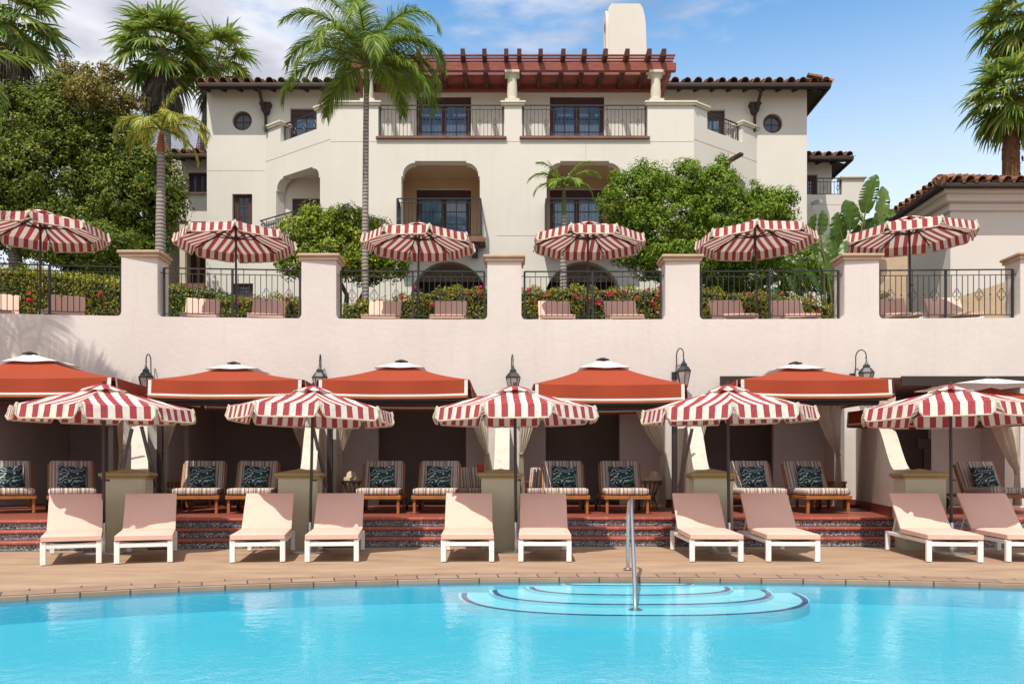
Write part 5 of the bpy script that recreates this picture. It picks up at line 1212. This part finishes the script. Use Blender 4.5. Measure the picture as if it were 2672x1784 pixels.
# ------------------------------------------------------------------ pool house at the right
M['hplaster'] = mat('pool_house_plaster', (0.66, 0.60, 0.55), 0.9, 0.15, noise=0.05, nscale=0.5, bump=0.15, bscale=12)
ph = thing('pool_house', (12.1, 23.1, 4.2), 'pale house with clay tile hip roof and deep cornice at the right edge', 'building')
xw, yw, ze = 12.1, 23.1, 8.98
MB().box(xw, 26, yw, 28, 4.2, ze - 0.1).build('wall', M['hplaster'], ph, world=True)
m_ = MB()
for k, (o, z0, z1) in enumerate(((0.10, 8.38, 8.46), (0.05, 8.461, 8.60), (0.22, 8.601, 8.80), (0.36, 8.801, 8.90))):
    m_.rbox(xw - o, 26, yw - o, 28.05, z0, z1, 0.03, 2)
m_.build('cornice', M['hplaster'], ph, world=True)
m_ = MB(); m_.rbox(xw - 0.60, 26, yw - 0.62, yw - 0.48, ze - 0.13, ze, 0.02); m_.rbox(xw - 0.62, xw - 0.48, yw - 0.479, 28.4, ze - 0.13, ze, 0.02); m_.box(xw - 0.5, 26, yw - 0.5, 28.3, ze - 0.07, ze - 0.04); m_.build('gutter', M['gutter'], ph, world=True)
sl_ = R(19); m_ = MB()
# front slope follows the hip line
for j in range(10):
    up = Vector((0, math.cos(sl_), math.sin(sl_))); o = Vector((xw - 0.5 + j * 0.42 * math.cos(sl_), yw - 0.58, ze + 0.03)) + up * (j * 0.42)
    tiles(m_, o, Vector((1, 0, 0)), up, 10, 1, pitch=0.34, r=0.12)
    up = Vector((math.cos(sl_), 0, math.sin(sl_))); o = Vector((xw - 0.58, yw - 0.5 + j * 0.42 * math.cos(sl_), ze + 0.03)) + up * (j * 0.42)
    tiles(m_, o, Vector((0, 1, 0)), up, max(0.4, 5.4 - j * 0.42 * 1.0), 1, pitch=0.34, r=0.12)
hd = Vector((math.cos(sl_), math.cos(sl_), math.sin(sl_))).normalized()
for j in range(14):
    c0 = Vector((xw - 0.6, yw - 0.6, ze + 0.06)) + hd * (j * 0.40); m_.tube([c0, c0 + hd * 0.44], [0.15, 0.125], 10)
m_.build('roof', M['tile'], ph, world=True, sharp=50)
gwl = thing('garden_wall', (PX(2310, 22), 22.0, 4.2), 'beige garden wall beside a sloping stair parapet, behind the rightmost upper railing', 'wall')
MB().box(PX(2296, 22), PX(2368, 22), 22, 22.25, 4.2, PZ(668, 22)).build('wall', M['cap'], gwl, world=True)
MB().prism([(PX(2462, 21.4), 4.2), (PX(2490, 21.4), PZ(779, 21.4)), (PX(2720, 21.4), PZ(703, 21.4)), (PX(2720, 21.4), 4.2)], 21.4, 21.65).build('stair_parapet', M['cap'], gwl, world=True)
# ------------------------------------------------------------------ vegetation
rng = np.random.default_rng(11)
def unit(n):
    v = rng.normal(size=(n, 3)); return v / np.linalg.norm(v, axis=1, keepdims=True)
def leaf_quads(P, N, L, W, fold=0.15):
    n = len(P); N = N / np.linalg.norm(N, axis=1, keepdims=True)
    t = np.cross(N, unit(n)); t /= np.linalg.norm(t, axis=1, keepdims=True); b = np.cross(N, t)
    l = L * rng.uniform(0.7, 1.3, (n, 1)); w = W * rng.uniform(0.7, 1.3, (n, 1))
    V = np.stack([P - t * l * .5, P + b * w * .5 + N * l * fold, P + t * l * .5, P - b * w * .5 + N * l * fold], 1)
    return V.reshape(-1, 3), np.arange(4 * n).reshape(-1, 4)
def crown(blobs, nclump, per, cr, L, W, seed=0, inner=0.12, up=0.35):
    """clumped foliage: blobs = (centre, radii); clumps sit on the blob surfaces, leaves round each clump"""
    C = np.array([b[0] for b in blobs], float); Rd = np.array([b[1] for b in blobs], float)
    wgt = (Rd.prod(1)) ** (2 / 3); idx = rng.choice(len(blobs), nclump, p=wgt / wgt.sum())
    d = unit(nclump); rr = rng.uniform(0.72, 1.06, (nclump, 1)); k = int(nclump * inner); rr[:k] = rng.uniform(0.1, 0.7, (k, 1))
    cc = C[idx] + d * Rd[idx] * rr
    crr = cr * rng.uniform(0.55, 1.35, nclump)
    i2 = np.repeat(np.arange(nclump), per); n = len(i2); e = unit(n); q = rng.uniform(0.35, 1.0, (n, 1)) ** 0.6
    P = cc[i2] + e * crr[i2][:, None] * q * np.array([1, 1, 0.75])
    N = e * 0.7 + d[i2] * 0.5 + unit(n) * 0.55 + np.array([0, 0, up])
    return leaf_quads(P, N, L, W)
def tree(name, label, cat, base, blobs, m, nclump, per, cr, L, W, trunks, group=None, extra=None, kindbark='bark', inner=0.12):
    t = thing(name, base, label, cat, group)
    V, F = crown(blobs, nclump, per, cr, L, W, inner=inner); mesh_np('crown', V, F, M[m], t, world=True)
    if extra:
        V, F = crown(extra[0], extra[2], extra[3], extra[4], L, W, inner=inner); mesh_np('dry_crown_top', V, F, M[extra[1]], t, world=True)
    for path, r0, r1 in trunks:
        n = len(path); b_ = MB().tube(path, [r0 + (r1 - r0) * i / (n - 1) for i in range(n)], 9); b_.build('trunk', M[kindbark], t, world=True)
    return t
def bl(px, py, D, r, rz=None, ry=None): 
    s = D / FP; return ((PX(px, D), D, PZ(py, D)), (r * s, (ry or r) * s, (rz or r) * s))
GZ = 4.2
# big dark oak on the left
D = 27
ob = [bl(60, 345, D, 100, 110), bl(180, 325, D, 105, 105), bl(120, 480, D, 150, 130), bl(285, 390, D, 95, 100), bl(330, 520, D, 110, 110), bl(400, 470, D, 75, 75), bl(30, 560, D, 110, 110), bl(230, 610, D, 140, 90), bl(-60, 450, D, 130, 150), bl(440, 540, D, 40, 50),
      bl(350, 345, D, 35, 38), bl(-40, 280, D, 90, 60), bl(160, 245, D, 50, 42), bl(60, 262, D, 52, 38), bl(250, 660, 26, 150, 60), bl(400, 630, D, 45, 60)]
dry = [bl(200, 215, D, 60, 40), bl(270, 205, D, 45, 35), bl(175, 185, D, 22, 26), bl(300, 270, D, 50, 38), bl(345, 265, D, 30, 22), bl(168, 150, D, 9, 22), bl(235, 250, D - 1.0, 60, 40), bl(315, 200, D, 16, 12)]
cxp = PX(200, D)
tree('oak_tree', 'big dark leafy tree with dry brownish top filling the left behind the terrace', 'tree', (cxp, D, GZ), ob, 'oak', 2500, 62, 0.34, 0.105, 0.06,
     [([(cxp, D, GZ), (cxp + .2, D, GZ + 2), (cxp - .5, D, GZ + 4.5)], 0.35, 0.15), ([(cxp, D, GZ + 1), (cxp + 1.5, D - .3, GZ + 3.5)], 0.2, 0.08), ([(cxp, D, GZ + 1.4), (cxp - 2, D, GZ + 4)], 0.2, 0.08),
      ([at(215, 300, D), at(190, 220, D), at(170, 150, D), at(164, 128, D)], 0.06, 0.012), ([at(250, 300, D), at(290, 220, D), at(312, 192, D)], 0.05, 0.012)], extra=(dry, 'oak_dry', 300, 26, 0.22))
# yellow-green bush tree left of centre
D = 23.2
tree('shrub_tree', 'yellow-green leafy small tree behind the second and third upper umbrellas, tangled thin trunks', 'tree', (PX(890, D), D, GZ),
     [bl(790, 610, D, 62, 55), bl(830, 585, D, 50, 40), bl(915, 590, D, 65, 42), bl(970, 630, D, 60, 55), bl(880, 670, D, 85, 50), bl(780, 680, D, 55, 45), bl(1010, 680, D, 55, 45), bl(815, 560, D, 20, 22), bl(950, 700, D, 70, 35), bl(880, 560, D, 18, 14), bl(745, 650, D, 30, 30)],
     'ficus_y', 800, 34, 0.22, 0.10, 0.05, [([at(900, 850, D), at(905, 770, D), at(870, 700, D)], 0.09, 0.04), ([at(905, 850, D), at(950, 760, D), at(990, 700, D)], 0.07, 0.03), ([at(895, 850, D), at(850, 760, D), at(800, 700, D)], 0.07, 0.03)])
# big bush tree right
D = 23.4
tree('ficus_tree', 'large dense bright green tree right of centre behind the fifth upper umbrella', 'tree', (PX(1790, D), D, GZ),
     [bl(1650, 530, D, 80, 75), bl(1700, 480, D, 55, 45), bl(1790, 480, D, 60, 45), bl(1870, 500, D, 65, 60), bl(1740, 580, D, 110, 85), bl(1890, 590, D, 105, 80), bl(1990, 560, D, 60, 55), bl(2030, 520, D, 36, 32), bl(1640, 640, D, 60, 55), bl(1780, 680, D, 130, 50), bl(1950, 660, D, 100, 50),
      bl(1670, 440, D, 17, 20), bl(1885, 445, D, 16, 34), bl(1790, 438, D, 20, 20), bl(1975, 500, D, 15, 30), bl(2050, 560, D, 22, 26), bl(1610, 480, D, 24, 30), bl(1840, 460, D, 24, 18)],
     'ficus', 1600, 50, 0.22, 0.09, 0.042, [([at(1760, 850, D), at(1770, 760, D), at(1740, 640, D)], 0.14, 0.06), ([at(1770, 850, D), at(1830, 740, D), at(1880, 640, D)], 0.12, 0.05)])
# dark mass behind, below the right tree and strelitzia
D = 25.5
tree('background_shrub', 'dark green shrub mass behind the right side of the upper terrace', 'shrub', (PX(2080, D), D, GZ), [bl(2130, 700, D, 110, 60), bl(1980, 730, D, 110, 60), bl(2230, 730, D, 70, 50), bl(1850, 740, D, 80, 40)], 'ficus', 500, 30, 0.25, 0.12, 0.06, [([at(2080, 850, D), at(2085, 740, D)], 0.08, 0.04)])
# hedges
def hedge(label, pts_, D, ztop_px, m, depth=1.0, dens=900, flowers=0, L=0.075):
    """hedge along px range; ztop_px list gives the top edge"""
    x0, x1 = pts_; th = thing('hedge', (PX((x0 + x1) / 2, D), D, GZ), label, 'hedge', 'hedges along the upper terrace garden')
    W = PX(x1, D) - PX(x0, D); n = int(W * dens)
    u = rng.uniform(0, 1, n); top = np.interp(x0 + (x1 - x0) * u, *zip(*ztop_px)); zt = EYE + (HY - top) / FP * D
    zt = zt + 0.05 * np.sin(u * W * 5) + 0.04 * np.sin(u * W * 13 + 1)
    front = rng.uniform(0, 1, n) < 0.62
    X = PX(x0, D) + W * u; Y = np.where(front, D + rng.uniform(-0.10, 0.12, n) + 0.07 * np.sin(X * 6), D + rng.uniform(0, depth, n)); Z = np.where(front, GZ + (zt - GZ) * rng.uniform(0, 1, n) ** 0.8, zt + rng.uniform(-0.10, 0.05, n))
    Nn = np.where(front[:, None], np.array([0, -1, 0.5]), np.array([0, -0.2, 1.0])) + unit(n) * 0.8
    V, F = leaf_quads(np.stack([X, Y, Z], 1), Nn, L, L * 0.55); mesh_np('foliage', V, F, M[m], th, world=True)
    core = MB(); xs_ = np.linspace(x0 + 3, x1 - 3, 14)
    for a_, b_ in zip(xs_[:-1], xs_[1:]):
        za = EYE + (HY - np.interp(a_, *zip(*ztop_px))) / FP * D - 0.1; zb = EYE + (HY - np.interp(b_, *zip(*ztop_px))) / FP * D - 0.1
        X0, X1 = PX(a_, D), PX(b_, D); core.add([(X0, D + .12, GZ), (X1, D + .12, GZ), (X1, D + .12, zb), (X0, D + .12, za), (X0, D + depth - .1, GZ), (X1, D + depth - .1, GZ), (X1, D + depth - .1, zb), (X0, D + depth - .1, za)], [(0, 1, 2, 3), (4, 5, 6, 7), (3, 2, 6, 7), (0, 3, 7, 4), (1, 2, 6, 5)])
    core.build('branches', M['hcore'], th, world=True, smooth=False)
    if flowers:
        c = np.array([(PX(f[0], D), D - 0.06, PZ(f[1], D)) for f in flowers]); per = 26; i2 = np.repeat(np.arange(len(c)), per)
        s_ = np.array([f[2] for f in flowers])[i2][:, None] * D / FP; P = c[i2] + unit(len(i2)) * s_ * rng.uniform(0, 1, (len(i2), 1)) * np.array([1, 0.4, 1]); 
        V, F = leaf_quads(P, unit(len(i2)) + np.array([0, -1, .5]), 0.065, 0.055); mesh_np('flowers', V, F, M['flower'], th, world=True)
    return th
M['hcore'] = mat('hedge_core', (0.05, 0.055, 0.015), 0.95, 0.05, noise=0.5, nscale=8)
random.seed(3)
def fl(lst, n=0, x0=0, x1=0): return lst + [(random.uniform(x0, x1), random.uniform(750, 815), random.uniform(2.5, 5)) for _ in range(n)]
hedge('low olive and rust coloured hedge at the far left behind the first upper railing', (-60, 312), 21.0, [(-60, 690), (60, 702), (180, 715), (320, 735)], 'hedge', 1.0, 1300, fl([(82, 768, 7), (78, 785, 6), (133, 790, 6), (262, 770, 5)], 4, 20, 300))
hedge('clipped bright green hedge rising behind the left hedge', (40, 640), 22.6, [(40, 690), (180, 712), (330, 725), (420, 740), (520, 748), (640, 772)], 'hedge_g', 1.2, 900)
hedge('olive hedge behind the second upper railing', (560, 800), 21.1, [(560, 778), (700, 770), (800, 775)], 'hedge', 0.9, 1100, fl([], 2, 600, 780))
hedge('olive hedge with few red flowers behind the third upper railing', (890, 1280), 21.2, [(890, 800), (960, 782), (1060, 772), (1150, 752), (1280, 748)], 'hedge', 0.9, 1200, fl([(1050, 778, 5), (1222, 765, 5), (1250, 768, 9), (1254, 752, 6)], 5, 1000, 1270))
hedge('red-flowering olive hedge behind the fourth upper railing', (1345, 1750), 21.2, [(1345, 756), (1480, 748), (1600, 752), (1750, 750)], 'hedge', 0.9, 1300,
      fl([(1378, 760, 7), (1427, 770, 8), (1386, 788, 5), (1540, 780, 7), (1562, 786, 11), (1557, 795, 7), (1585, 769, 7), (1516, 778, 6), (1658, 780, 5), (1713, 775, 7), (1720, 752, 7), (1704, 792, 6)], 10, 1350, 1740))
hedge('olive and gold hedge behind the fifth upper railing', (1820, 2190), 21.0, [(1820, 750), (1920, 762), (2060, 772), (2120, 782), (2190, 798)], 'hedge', 0.9, 1300, fl([(1950, 766, 6), (1975, 768, 5)], 4, 1850, 2180))
hedge('small tuft of golden hedge right of the right wall pillar', (2302, 2318), 20.6, [(2302, 762), (2318, 775)], 'hedge', 0.4, 1300)

# palms
def strips(V, F, base, d, side, L, W, droop, nseg=3):
    """arrays of leaflets: base, direction, width vector -> tapering drooping strips"""
    n = len(base); k0 = sum(len(v) for v in V); P = base.copy(); dd = d.copy(); rows = []
    for s in range(nseg + 1):
        w_ = W * (1.0, 0.95, 0.7, 0.08)[s] if nseg == 3 else W * (1 - s / nseg)
        rows.append(P - side * w_ * .5); rows.append(P + side * w_ * .5)
        dd = dd + np.array([0, 0, -1]) * droop[:, None] * (s + 0.6) / nseg; dd /= np.linalg.norm(dd, axis=1, keepdims=True)
        P = P + dd * (L / nseg)[:, None]
    A = np.stack(rows, 1); V.append(A.reshape(-1, 3)); m_ = 2 * (nseg + 1)
    for s in range(nseg):
        i = np.arange(n) * m_ + k0 + 2 * s; F.append(np.stack([i, i + 1, i + 3, i + 2], 1))
def frond_path(O, az, el, L, droop, n=18):
    p = np.array(O, float); a = el; out = [p.copy()]; dirs = []
    for i in range(n):
        d = np.array([math.cos(az) * math.cos(a), math.sin(az) * math.cos(a), math.sin(a)]); dirs.append(d); p = p + d * L / n; out.append(p.copy()); a -= droop / n * (0.5 + 1.2 * i / n)
    dirs.append(dirs[-1]); return np.array(out), np.array(dirs)
def pinnate(th, O, fronds, m, ll=0.55, lw=0.03, nl=46, droopl=0.45, name='crown'):
    V, F = [], []; stems = MB()
    for az, el, L, dr in fronds:
        P, Dd = frond_path(O, az, el, L, dr); stems.tube([Vector(p) for p in P], [0.022 * (1 - 0.8 * i / len(P)) + 0.003 for i in range(len(P))], 5)
        t = np.linspace(0.14, 0.99, nl); idx = t * (len(P) - 1); i0 = np.minimum(idx.astype(int), len(P) - 2); f = (idx - i0)[:, None]
        B = P[i0] * (1 - f) + P[i0 + 1] * f; T = Dd[i0]
        side = np.cross(T, [0, 0, 1]); side /= np.linalg.norm(side, axis=1, keepdims=True) + 1e-9; upv = np.cross(side, T)
        for sg in (-1, 1):
            tt = t + rng.uniform(-.02, .02, nl); ln = ll * (0.35 + 0.65 * np.sin(np.clip(tt * 1.02, 0, 1) ** 0.75 * PI)) * rng.uniform(.85, 1.12, nl)
            d = side * sg * (0.9 - 0.35 * t)[:, None] + T * (0.35 + 0.6 * t)[:, None] + upv * rng.uniform(0.0, 0.30, nl)[:, None]; d /= np.linalg.norm(d, axis=1, keepdims=True)
            wv = np.cross(d, upv * 0.6 + rng.normal(size=(nl, 3)) * 0.25); wv /= np.linalg.norm(wv, axis=1, keepdims=True)
            strips(V, F, B, d, wv, ln, np.full(nl, lw)[:, None], np.full(nl, droopl) * rng.uniform(.6, 1.4, nl))
    o = mesh_np(name, np.concatenate(V), np.concatenate(F), M[m], th, world=True); stems.build('leaf_stems', M['stem'], o, world=True) ; return o
def fanpalm(th, O, nf, m, pl=0.9, bl_=0.95, dead=18, seed=0, el_min=-0.6, skirt=1.4, el_max=1.35):
    V, F = [], []; DV, DF = [], []; stems = MB()
    for k in range(nf + dead):
        isd = k >= nf; az = k * 2.399 + rng.uniform(-.2, .2)
        el = rng.uniform(-1.4, -0.8) if isd else el_min + (el_max - el_min) * (1 - (k / nf)) ** 0.9 + rng.uniform(-.12, .12)
        P, Dd = frond_path(np.array(O) - (np.array([0, 0, 0.25 + 0.5 * rng.uniform()]) * skirt * 0.5 if isd else 0), az, el, pl * rng.uniform(.8, 1.15) * (0.5 if isd else 1), 0.5, 6)
        if not isd: stems.tube([Vector(p) for p in P], 0.018, 4)
        H = P[-1]; T = Dd[-1] + np.array([0, 0, -0.15]); T /= np.linalg.norm(T); S_ = np.cross(T, [0, 0, 1]); S_ /= np.linalg.norm(S_) + 1e-9; U = np.cross(S_, T)
        ns = 26; ang = np.linspace(-1.95, 1.95, ns) if not isd else np.linspace(-.9, .9, ns); d = T[None] * np.cos(ang)[:, None] + S_[None] * np.sin(ang)[:, None] + U[None] * (0.10 + 0.05 * (np.arange(ns) % 2))[:, None]
        d /= np.linalg.norm(d, axis=1, keepdims=True); wv = -T[None] * np.sin(ang)[:, None] + S_[None] * np.cos(ang)[:, None]
        wv = wv + U[None] * (0.5 * (np.arange(ns) % 2 * 2 - 1))[:, None]; wv /= np.linalg.norm(wv, axis=1, keepdims=True)
        ln = bl_ * (1.25 if isd else 1.0) * (0.75 + 0.25 * np.cos(ang)) * rng.uniform(.85, 1.1, ns)
        strips(DV if isd else V, DF if isd else F, np.repeat(H[None], ns, 0), d, wv, ln, np.full(ns, 0.085 * bl_)[:, None] * (1 if not isd else .8), np.full(ns, 0.55 if not isd else 0.9) * rng.uniform(.5, 1.5, ns))
    def widen(V):  # segments start narrow, widen at a third
        A = V.reshape(-1, 8, 3); c = (A[:, 0] + A[:, 1]) / 2; A[:, 0] = c + (A[:, 0] - c) * 0.15; A[:, 1] = c + (A[:, 1] - c) * 0.15; return A.reshape(-1, 3)
    o = mesh_np('crown', widen(np.concatenate(V)), np.concatenate(F), M[m], th, world=True); stems.build('leaf_stems', M['stem'], o, world=True)
    if DV: mesh_np('dead_frond_skirt', widen(np.concatenate(DV)), np.concatenate(DF), M['dead'], th, world=True)
def trunk(th, path, rad, m='rings', rough=0):
    n = len(path); b_ = MB(); P_ = []
    for i in range(n - 1):
        for k in range(8): P_.append((Vector(path[i]).lerp(Vector(path[i + 1]), k / 8), rad[i] + (rad[i + 1] - rad[i]) * k / 8))
    P_.append((Vector(path[-1]), rad[-1]))
    b_.tube([p for p, r in P_], [r * (1 + random.uniform(-.02, .02)) for p, r in P_], 14); o = b_.build('trunk', M[m], th, world=True)
    if rough:
        q = MB(); a_, b2 = Vector(path[0]), Vector(path[-1]); L = (b2 - a_).length; cnt = int(L * rough)
        for k in range(cnt):
            t = k / cnt; c = a_.lerp(b2, t); r = rad[0] + (rad[-1] - rad[0]) * t; an = k * 2.4
            d = Vector((math.cos(an), math.sin(an), 0)); s_ = Vector((-d.y, d.x, 0)); c = c + d * r * 0.9
            q.add([c - s_ * .05, c + s_ * .05, c + d * .07 + s_ * .02 + Vector((0, 0, .14)), c + d * .07 - s_ * .02 + Vector((0, 0, .14)), c + Vector((0, 0, .10)) - s_ * .04, c + Vector((0, 0, .10)) + s_ * .04], [(0, 1, 2, 3), (4, 5, 2, 3)])
        q.build('leaf_bases', M['barkr'], o, world=True, smooth=False)
M['barkr'] = mat('rough_palm_bark', (0.20, 0.10, 0.055), 0.95, 0.1, noise=0.6, nscale=9, bump=0.7, bscale=14)
# tall pinnate palm left of centre
D = 21.8; O = at(957, 172, D)
th = thing('coconut_palm', (PX(953, D), D, GZ), 'tall palm with long green feathery fronds and a thin pale trunk, left of centre', 'palm tree')
trunk(th, [at(953, 850, D), at(953, 600, D), at(955, 330, D), at(956, 245, D)], [0.085, 0.085, 0.075, 0.07]); MB().tube([at(956, 250, D), at(957, 215, D), at(957, 175, D)], [0.07, 0.085, 0.04], 12).build('crownshaft', M['stem'], th, world=True)
fr_ = []
for az, el, L, dr in [(0.0, 0.55, 2.3, 2.5), (0.25, 1.05, 2.5, 2.6), (3.1, 0.35, 2.5, 1.9), (2.9, 0.95, 2.5, 2.1), (3.4, 1.15, 2.4, 1.9), (-0.3, 0.2, 2.0, 1.9), (-0.2, 0.85, 2.5, 2.9), (5.9, 1.25, 2.6, 2.6), (4.7, 1.2, 2.3, 2.6), (1.6, 1.2, 2.4, 2.2), (1.2, 0.6, 2.2, 2.2), (5.0, 0.6, 2.0, 2.4),
                      (4.2, 0.8, 2.1, 2.4), (2.1, 0.9, 2.4, 2.0), (0.6, 0.5, 2.3, 2.2), (3.7, 0.45, 2.1, 2.0), (0.9, 1.35, 2.5, 1.6), (3.0, 1.4, 2.5, 1.3), (2.5, 0.1, 1.8, 1.6), (0.1, -0.05, 1.7, 1.5)]: fr_.append((az, el, L * 1.14, dr))
pinnate(th, O, fr_, 'palm', 0.78, 0.024, 105, 0.75)
# smaller palm at left with grey trunk and reddish shaft
D = 20.9; O = at(421, 338, D)
th = thing('king_palm', (PX(420, D), D, GZ), 'smaller palm with ringed grey trunk, reddish crownshaft and yellowing drooping fronds', 'palm tree')
trunk(th, [at(419, 850, D), at(419, 640, D), at(420, 400, D)], [0.125, 0.125, 0.09]); MB().tube([at(420, 402, D), at(419, 385, D), at(421, 345, D)], [0.085, 0.10, 0.05], 12).build('crownshaft', M['shaft'], th, world=True)
pinnate(th, O, [(3.2, 0.75, 1.55, 2.6), (3.0, 0.35, 1.2, 2.2), (0.0, 0.75, 1.6, 2.5), (-0.2, 0.30, 1.5, 1.7), (0.5, 1.0, 1.4, 2.6), (5.4, 0.8, 1.3, 2.6), (4.4, 0.5, 1.1, 2.4), (1.6, 1.1, 1.4, 2.2), (2.3, 0.8, 1.4, 2.4), (0.3, 1.45, 1.2, 0.6), (5.8, 0.1, 1.2, 1.8), (0.1, -0.2, 1.3, 1.4)], 'palm_y', 0.42, 0.024, 44, 0.75)
# small palm by the middle loggia
D = 22.5; O = at(1472, 488, D)
th = thing('small_palm', (PX(1470, D), D, GZ), 'small feathery palm in front of the right loggia balcony', 'palm tree')
trunk(th, [at(1470, 850, D), at(1470, 650, D), at(1472, 560, D)], [0.10, 0.09, 0.06]); MB().tube([at(1472, 562, D), at(1472, 530, D), at(1472, 490, D)], [0.06, 0.065, 0.04], 10).build('crownshaft', M['stem'], th, world=True)
pinnate(th, O, [(3.2, 0.9, 1.15, 1.9), (3.0, 1.25, 1.05, 1.2), (0.0, 0.95, 1.15, 1.7), (0.2, 1.25, 1.15, 1.3), (3.4, 0.35, 1.0, 1.7), (-.1, 0.4, 0.95, 1.9), (5.2, 0.6, 0.8, 2.0), (4.2, 0.5, 0.85, 2.0), (1.6, 1.0, 0.9, 1.6)], 'palm', 0.36, 0.028, 30, 0.5)
# fan palms
def fan(label, px, py, D, nf, pl, blade, tpx, tpy, rad, m='fan', dead=22, bark='rings', rough=0, skirt=1.6, el_min=-0.7):
    th = thing('fan_palm', (PX(tpx, D), D, GZ), label, 'palm tree', 'fan palms behind the buildings'); O = at(px, py, D)
    trunk(th, [(PX(tpx, D), D, GZ), at(tpx, tpy, D), O], [rad, rad * .95, rad * .8], bark, rough); fanpalm(th, O, nf, m, pl, blade, dead, skirt=skirt, el_min=el_min)
fan('tall fan palm behind the small left palm, with a grey dead frond skirt', 424, 132, 31, 34, 1.1, 1.2, 432, 300, 0.20, dead=46, skirt=2.4)
fan('fan palm leaning right, partly behind the tall one, above the left roof corner', 566, 165, 33, 24, 1.0, 1.05, 522, 400, 0.20, dead=16, skirt=2.0)
fan('dark fan palm at the top left corner', 30, 65, 27, 28, 1.0, 1.1, 40, 300, 0.2, dead=8, skirt=1.0)
fan('upper fan palm at the top right corner, cut by the edge', 2675, 50, 29, 38, 0.95, 1.05, 2695, 300, 0.24, dead=0, bark='barkr', rough=12, el_min=-1.0)
fan('lower fan palm above the pool house roof with a rough brown trunk', 2640, 255, 27, 40, 0.85, 1.0, 2638, 400, 0.27, dead=0, bark='barkr', rough=22, el_min=-1.15)
# palm standing off the left edge: its front frond reaches in and its shade falls on the wall
th = thing('near_palm', (-11.3, 14.4, 0.0), 'near palm whose bright green frond reaches in from the left edge', 'palm tree')
trunk(th, [(-11.3, 14.4, 0), (-11.25, 14.4, 5), (-11.2, 14.4, 8.4)], [0.17, 0.14, 0.11]); 
pinnate(th, (-11.2, 14.4, 8.25), [(k * 0.66 + 0.15, 0.5 + 0.5 * (k % 3) / 2, 2.6, 1.9) for k in range(9)] + [(0.0, 0.22, 3.6, 0.75), (0.1, 0.45, 3.0, 2.1), (-0.15, -0.1, 2.9, 0.9)], 'palm', 0.62, 0.032, 56, 0.5)

# broad-leaved bird-of-paradise clump
D = 22.0
th = thing('broad_leaf_plant', (PX(2170, D), D, GZ), 'large bird-of-paradise clump with split paddle leaves, left of the pool house', 'plant')
BL = [(2270, 505, 95, -0.15, 26), (2300, 535, 110, -0.25, 22), (2215, 560, 75, 0.15, 28), (2190, 590, 70, 0.3, 24), (2120, 590, 60, 0.0, 16), (2145, 580, 60, -0.1, 16), (2255, 600, 80, -0.9, 24), (2290, 590, 60, -1.1, 20), (2180, 640, 80, 0.35, 22), (2240, 640, 75, -0.3, 20),
      (2160, 690, 90, 0.4, 18), (2200, 720, 100, -0.4, 18), (2120, 730, 80, 0.6, 16), (2075, 745, 60, 0.7, 15), (2170, 760, 70, -0.1, 16), (2310, 560, 50, -1.4, 18), (2130, 660, 70, 0.7, 18), (2235, 560, 70, 0.5, 22), (2250, 700, 90, -0.5, 18), (2030, 770, 50, 0.5, 12), (2090, 700, 60, 0.2, 16), (2210, 660, 80, 0.05, 22)]
stem = MB()
for i, (px, py, L, tilt, W) in enumerate(BL):
    Dd = D + random.uniform(-0.9, 0.9); s_ = Dd / FP; c = at(px, py, Dd); ax = Vector((-math.sin(tilt), random.uniform(-.45, .35), math.cos(tilt))).normalized(); sd_ = ax.cross(Vector((random.uniform(-1.5, 1.5), -1, 0.35))).normalized(); nn = sd_.cross(ax)
    Lm, Wm = L * s_ * 1.05, W * s_ * 0.92; lf = MB(); prevr = None
    for k in range(15):
        t = k / 14; w_ = Wm * (math.sin(PI * min(1, t * 0.93 + 0.06)) ** 0.55) * (1 if t < 0.97 else 0.5); cc_ = c + ax * Lm * (t - .5) + nn * (-0.25 * Lm * (t - .3) ** 2)
        row = [cc_ + sd_ * w_ * q + nn * (0.38 * w_ * abs(q) + 0.02 * math.sin(k * 2.2) * abs(q)) for q in (-1, -.5, 0, .5, 1)]
        if prevr:
            spl = random.random() < 0.30
            for q in range(4):
                if spl and q in (0, 3):
                    a_, b_ = prevr[q], prevr[q + 1]; d_, e_ = row[q], row[q + 1]
                    lf.add([a_, b_, e_, d_.lerp(a_, 0.55)], [(0, 1, 2, 3)])
                else: lf.add([prevr[q], prevr[q + 1], row[q + 1], row[q]], [(0, 1, 2, 3)])
        prevr = row
    lf.build('leaf', M['banana'], th, world=True, sharp=60)
    b0 = Vector((PX(2170, D) + random.uniform(-.5, .5), Dd, GZ)); e0 = c - ax * Lm * .5; stem.tube([b0, b0.lerp(e0, .6) + Vector((0, 0, .15)), e0, c + ax * Lm * 0.3 + nn * -0.002], [0.04, 0.03, 0.018, 0.008], 6)
stem.build('leaf_stalks', M['stem'], th, world=True)
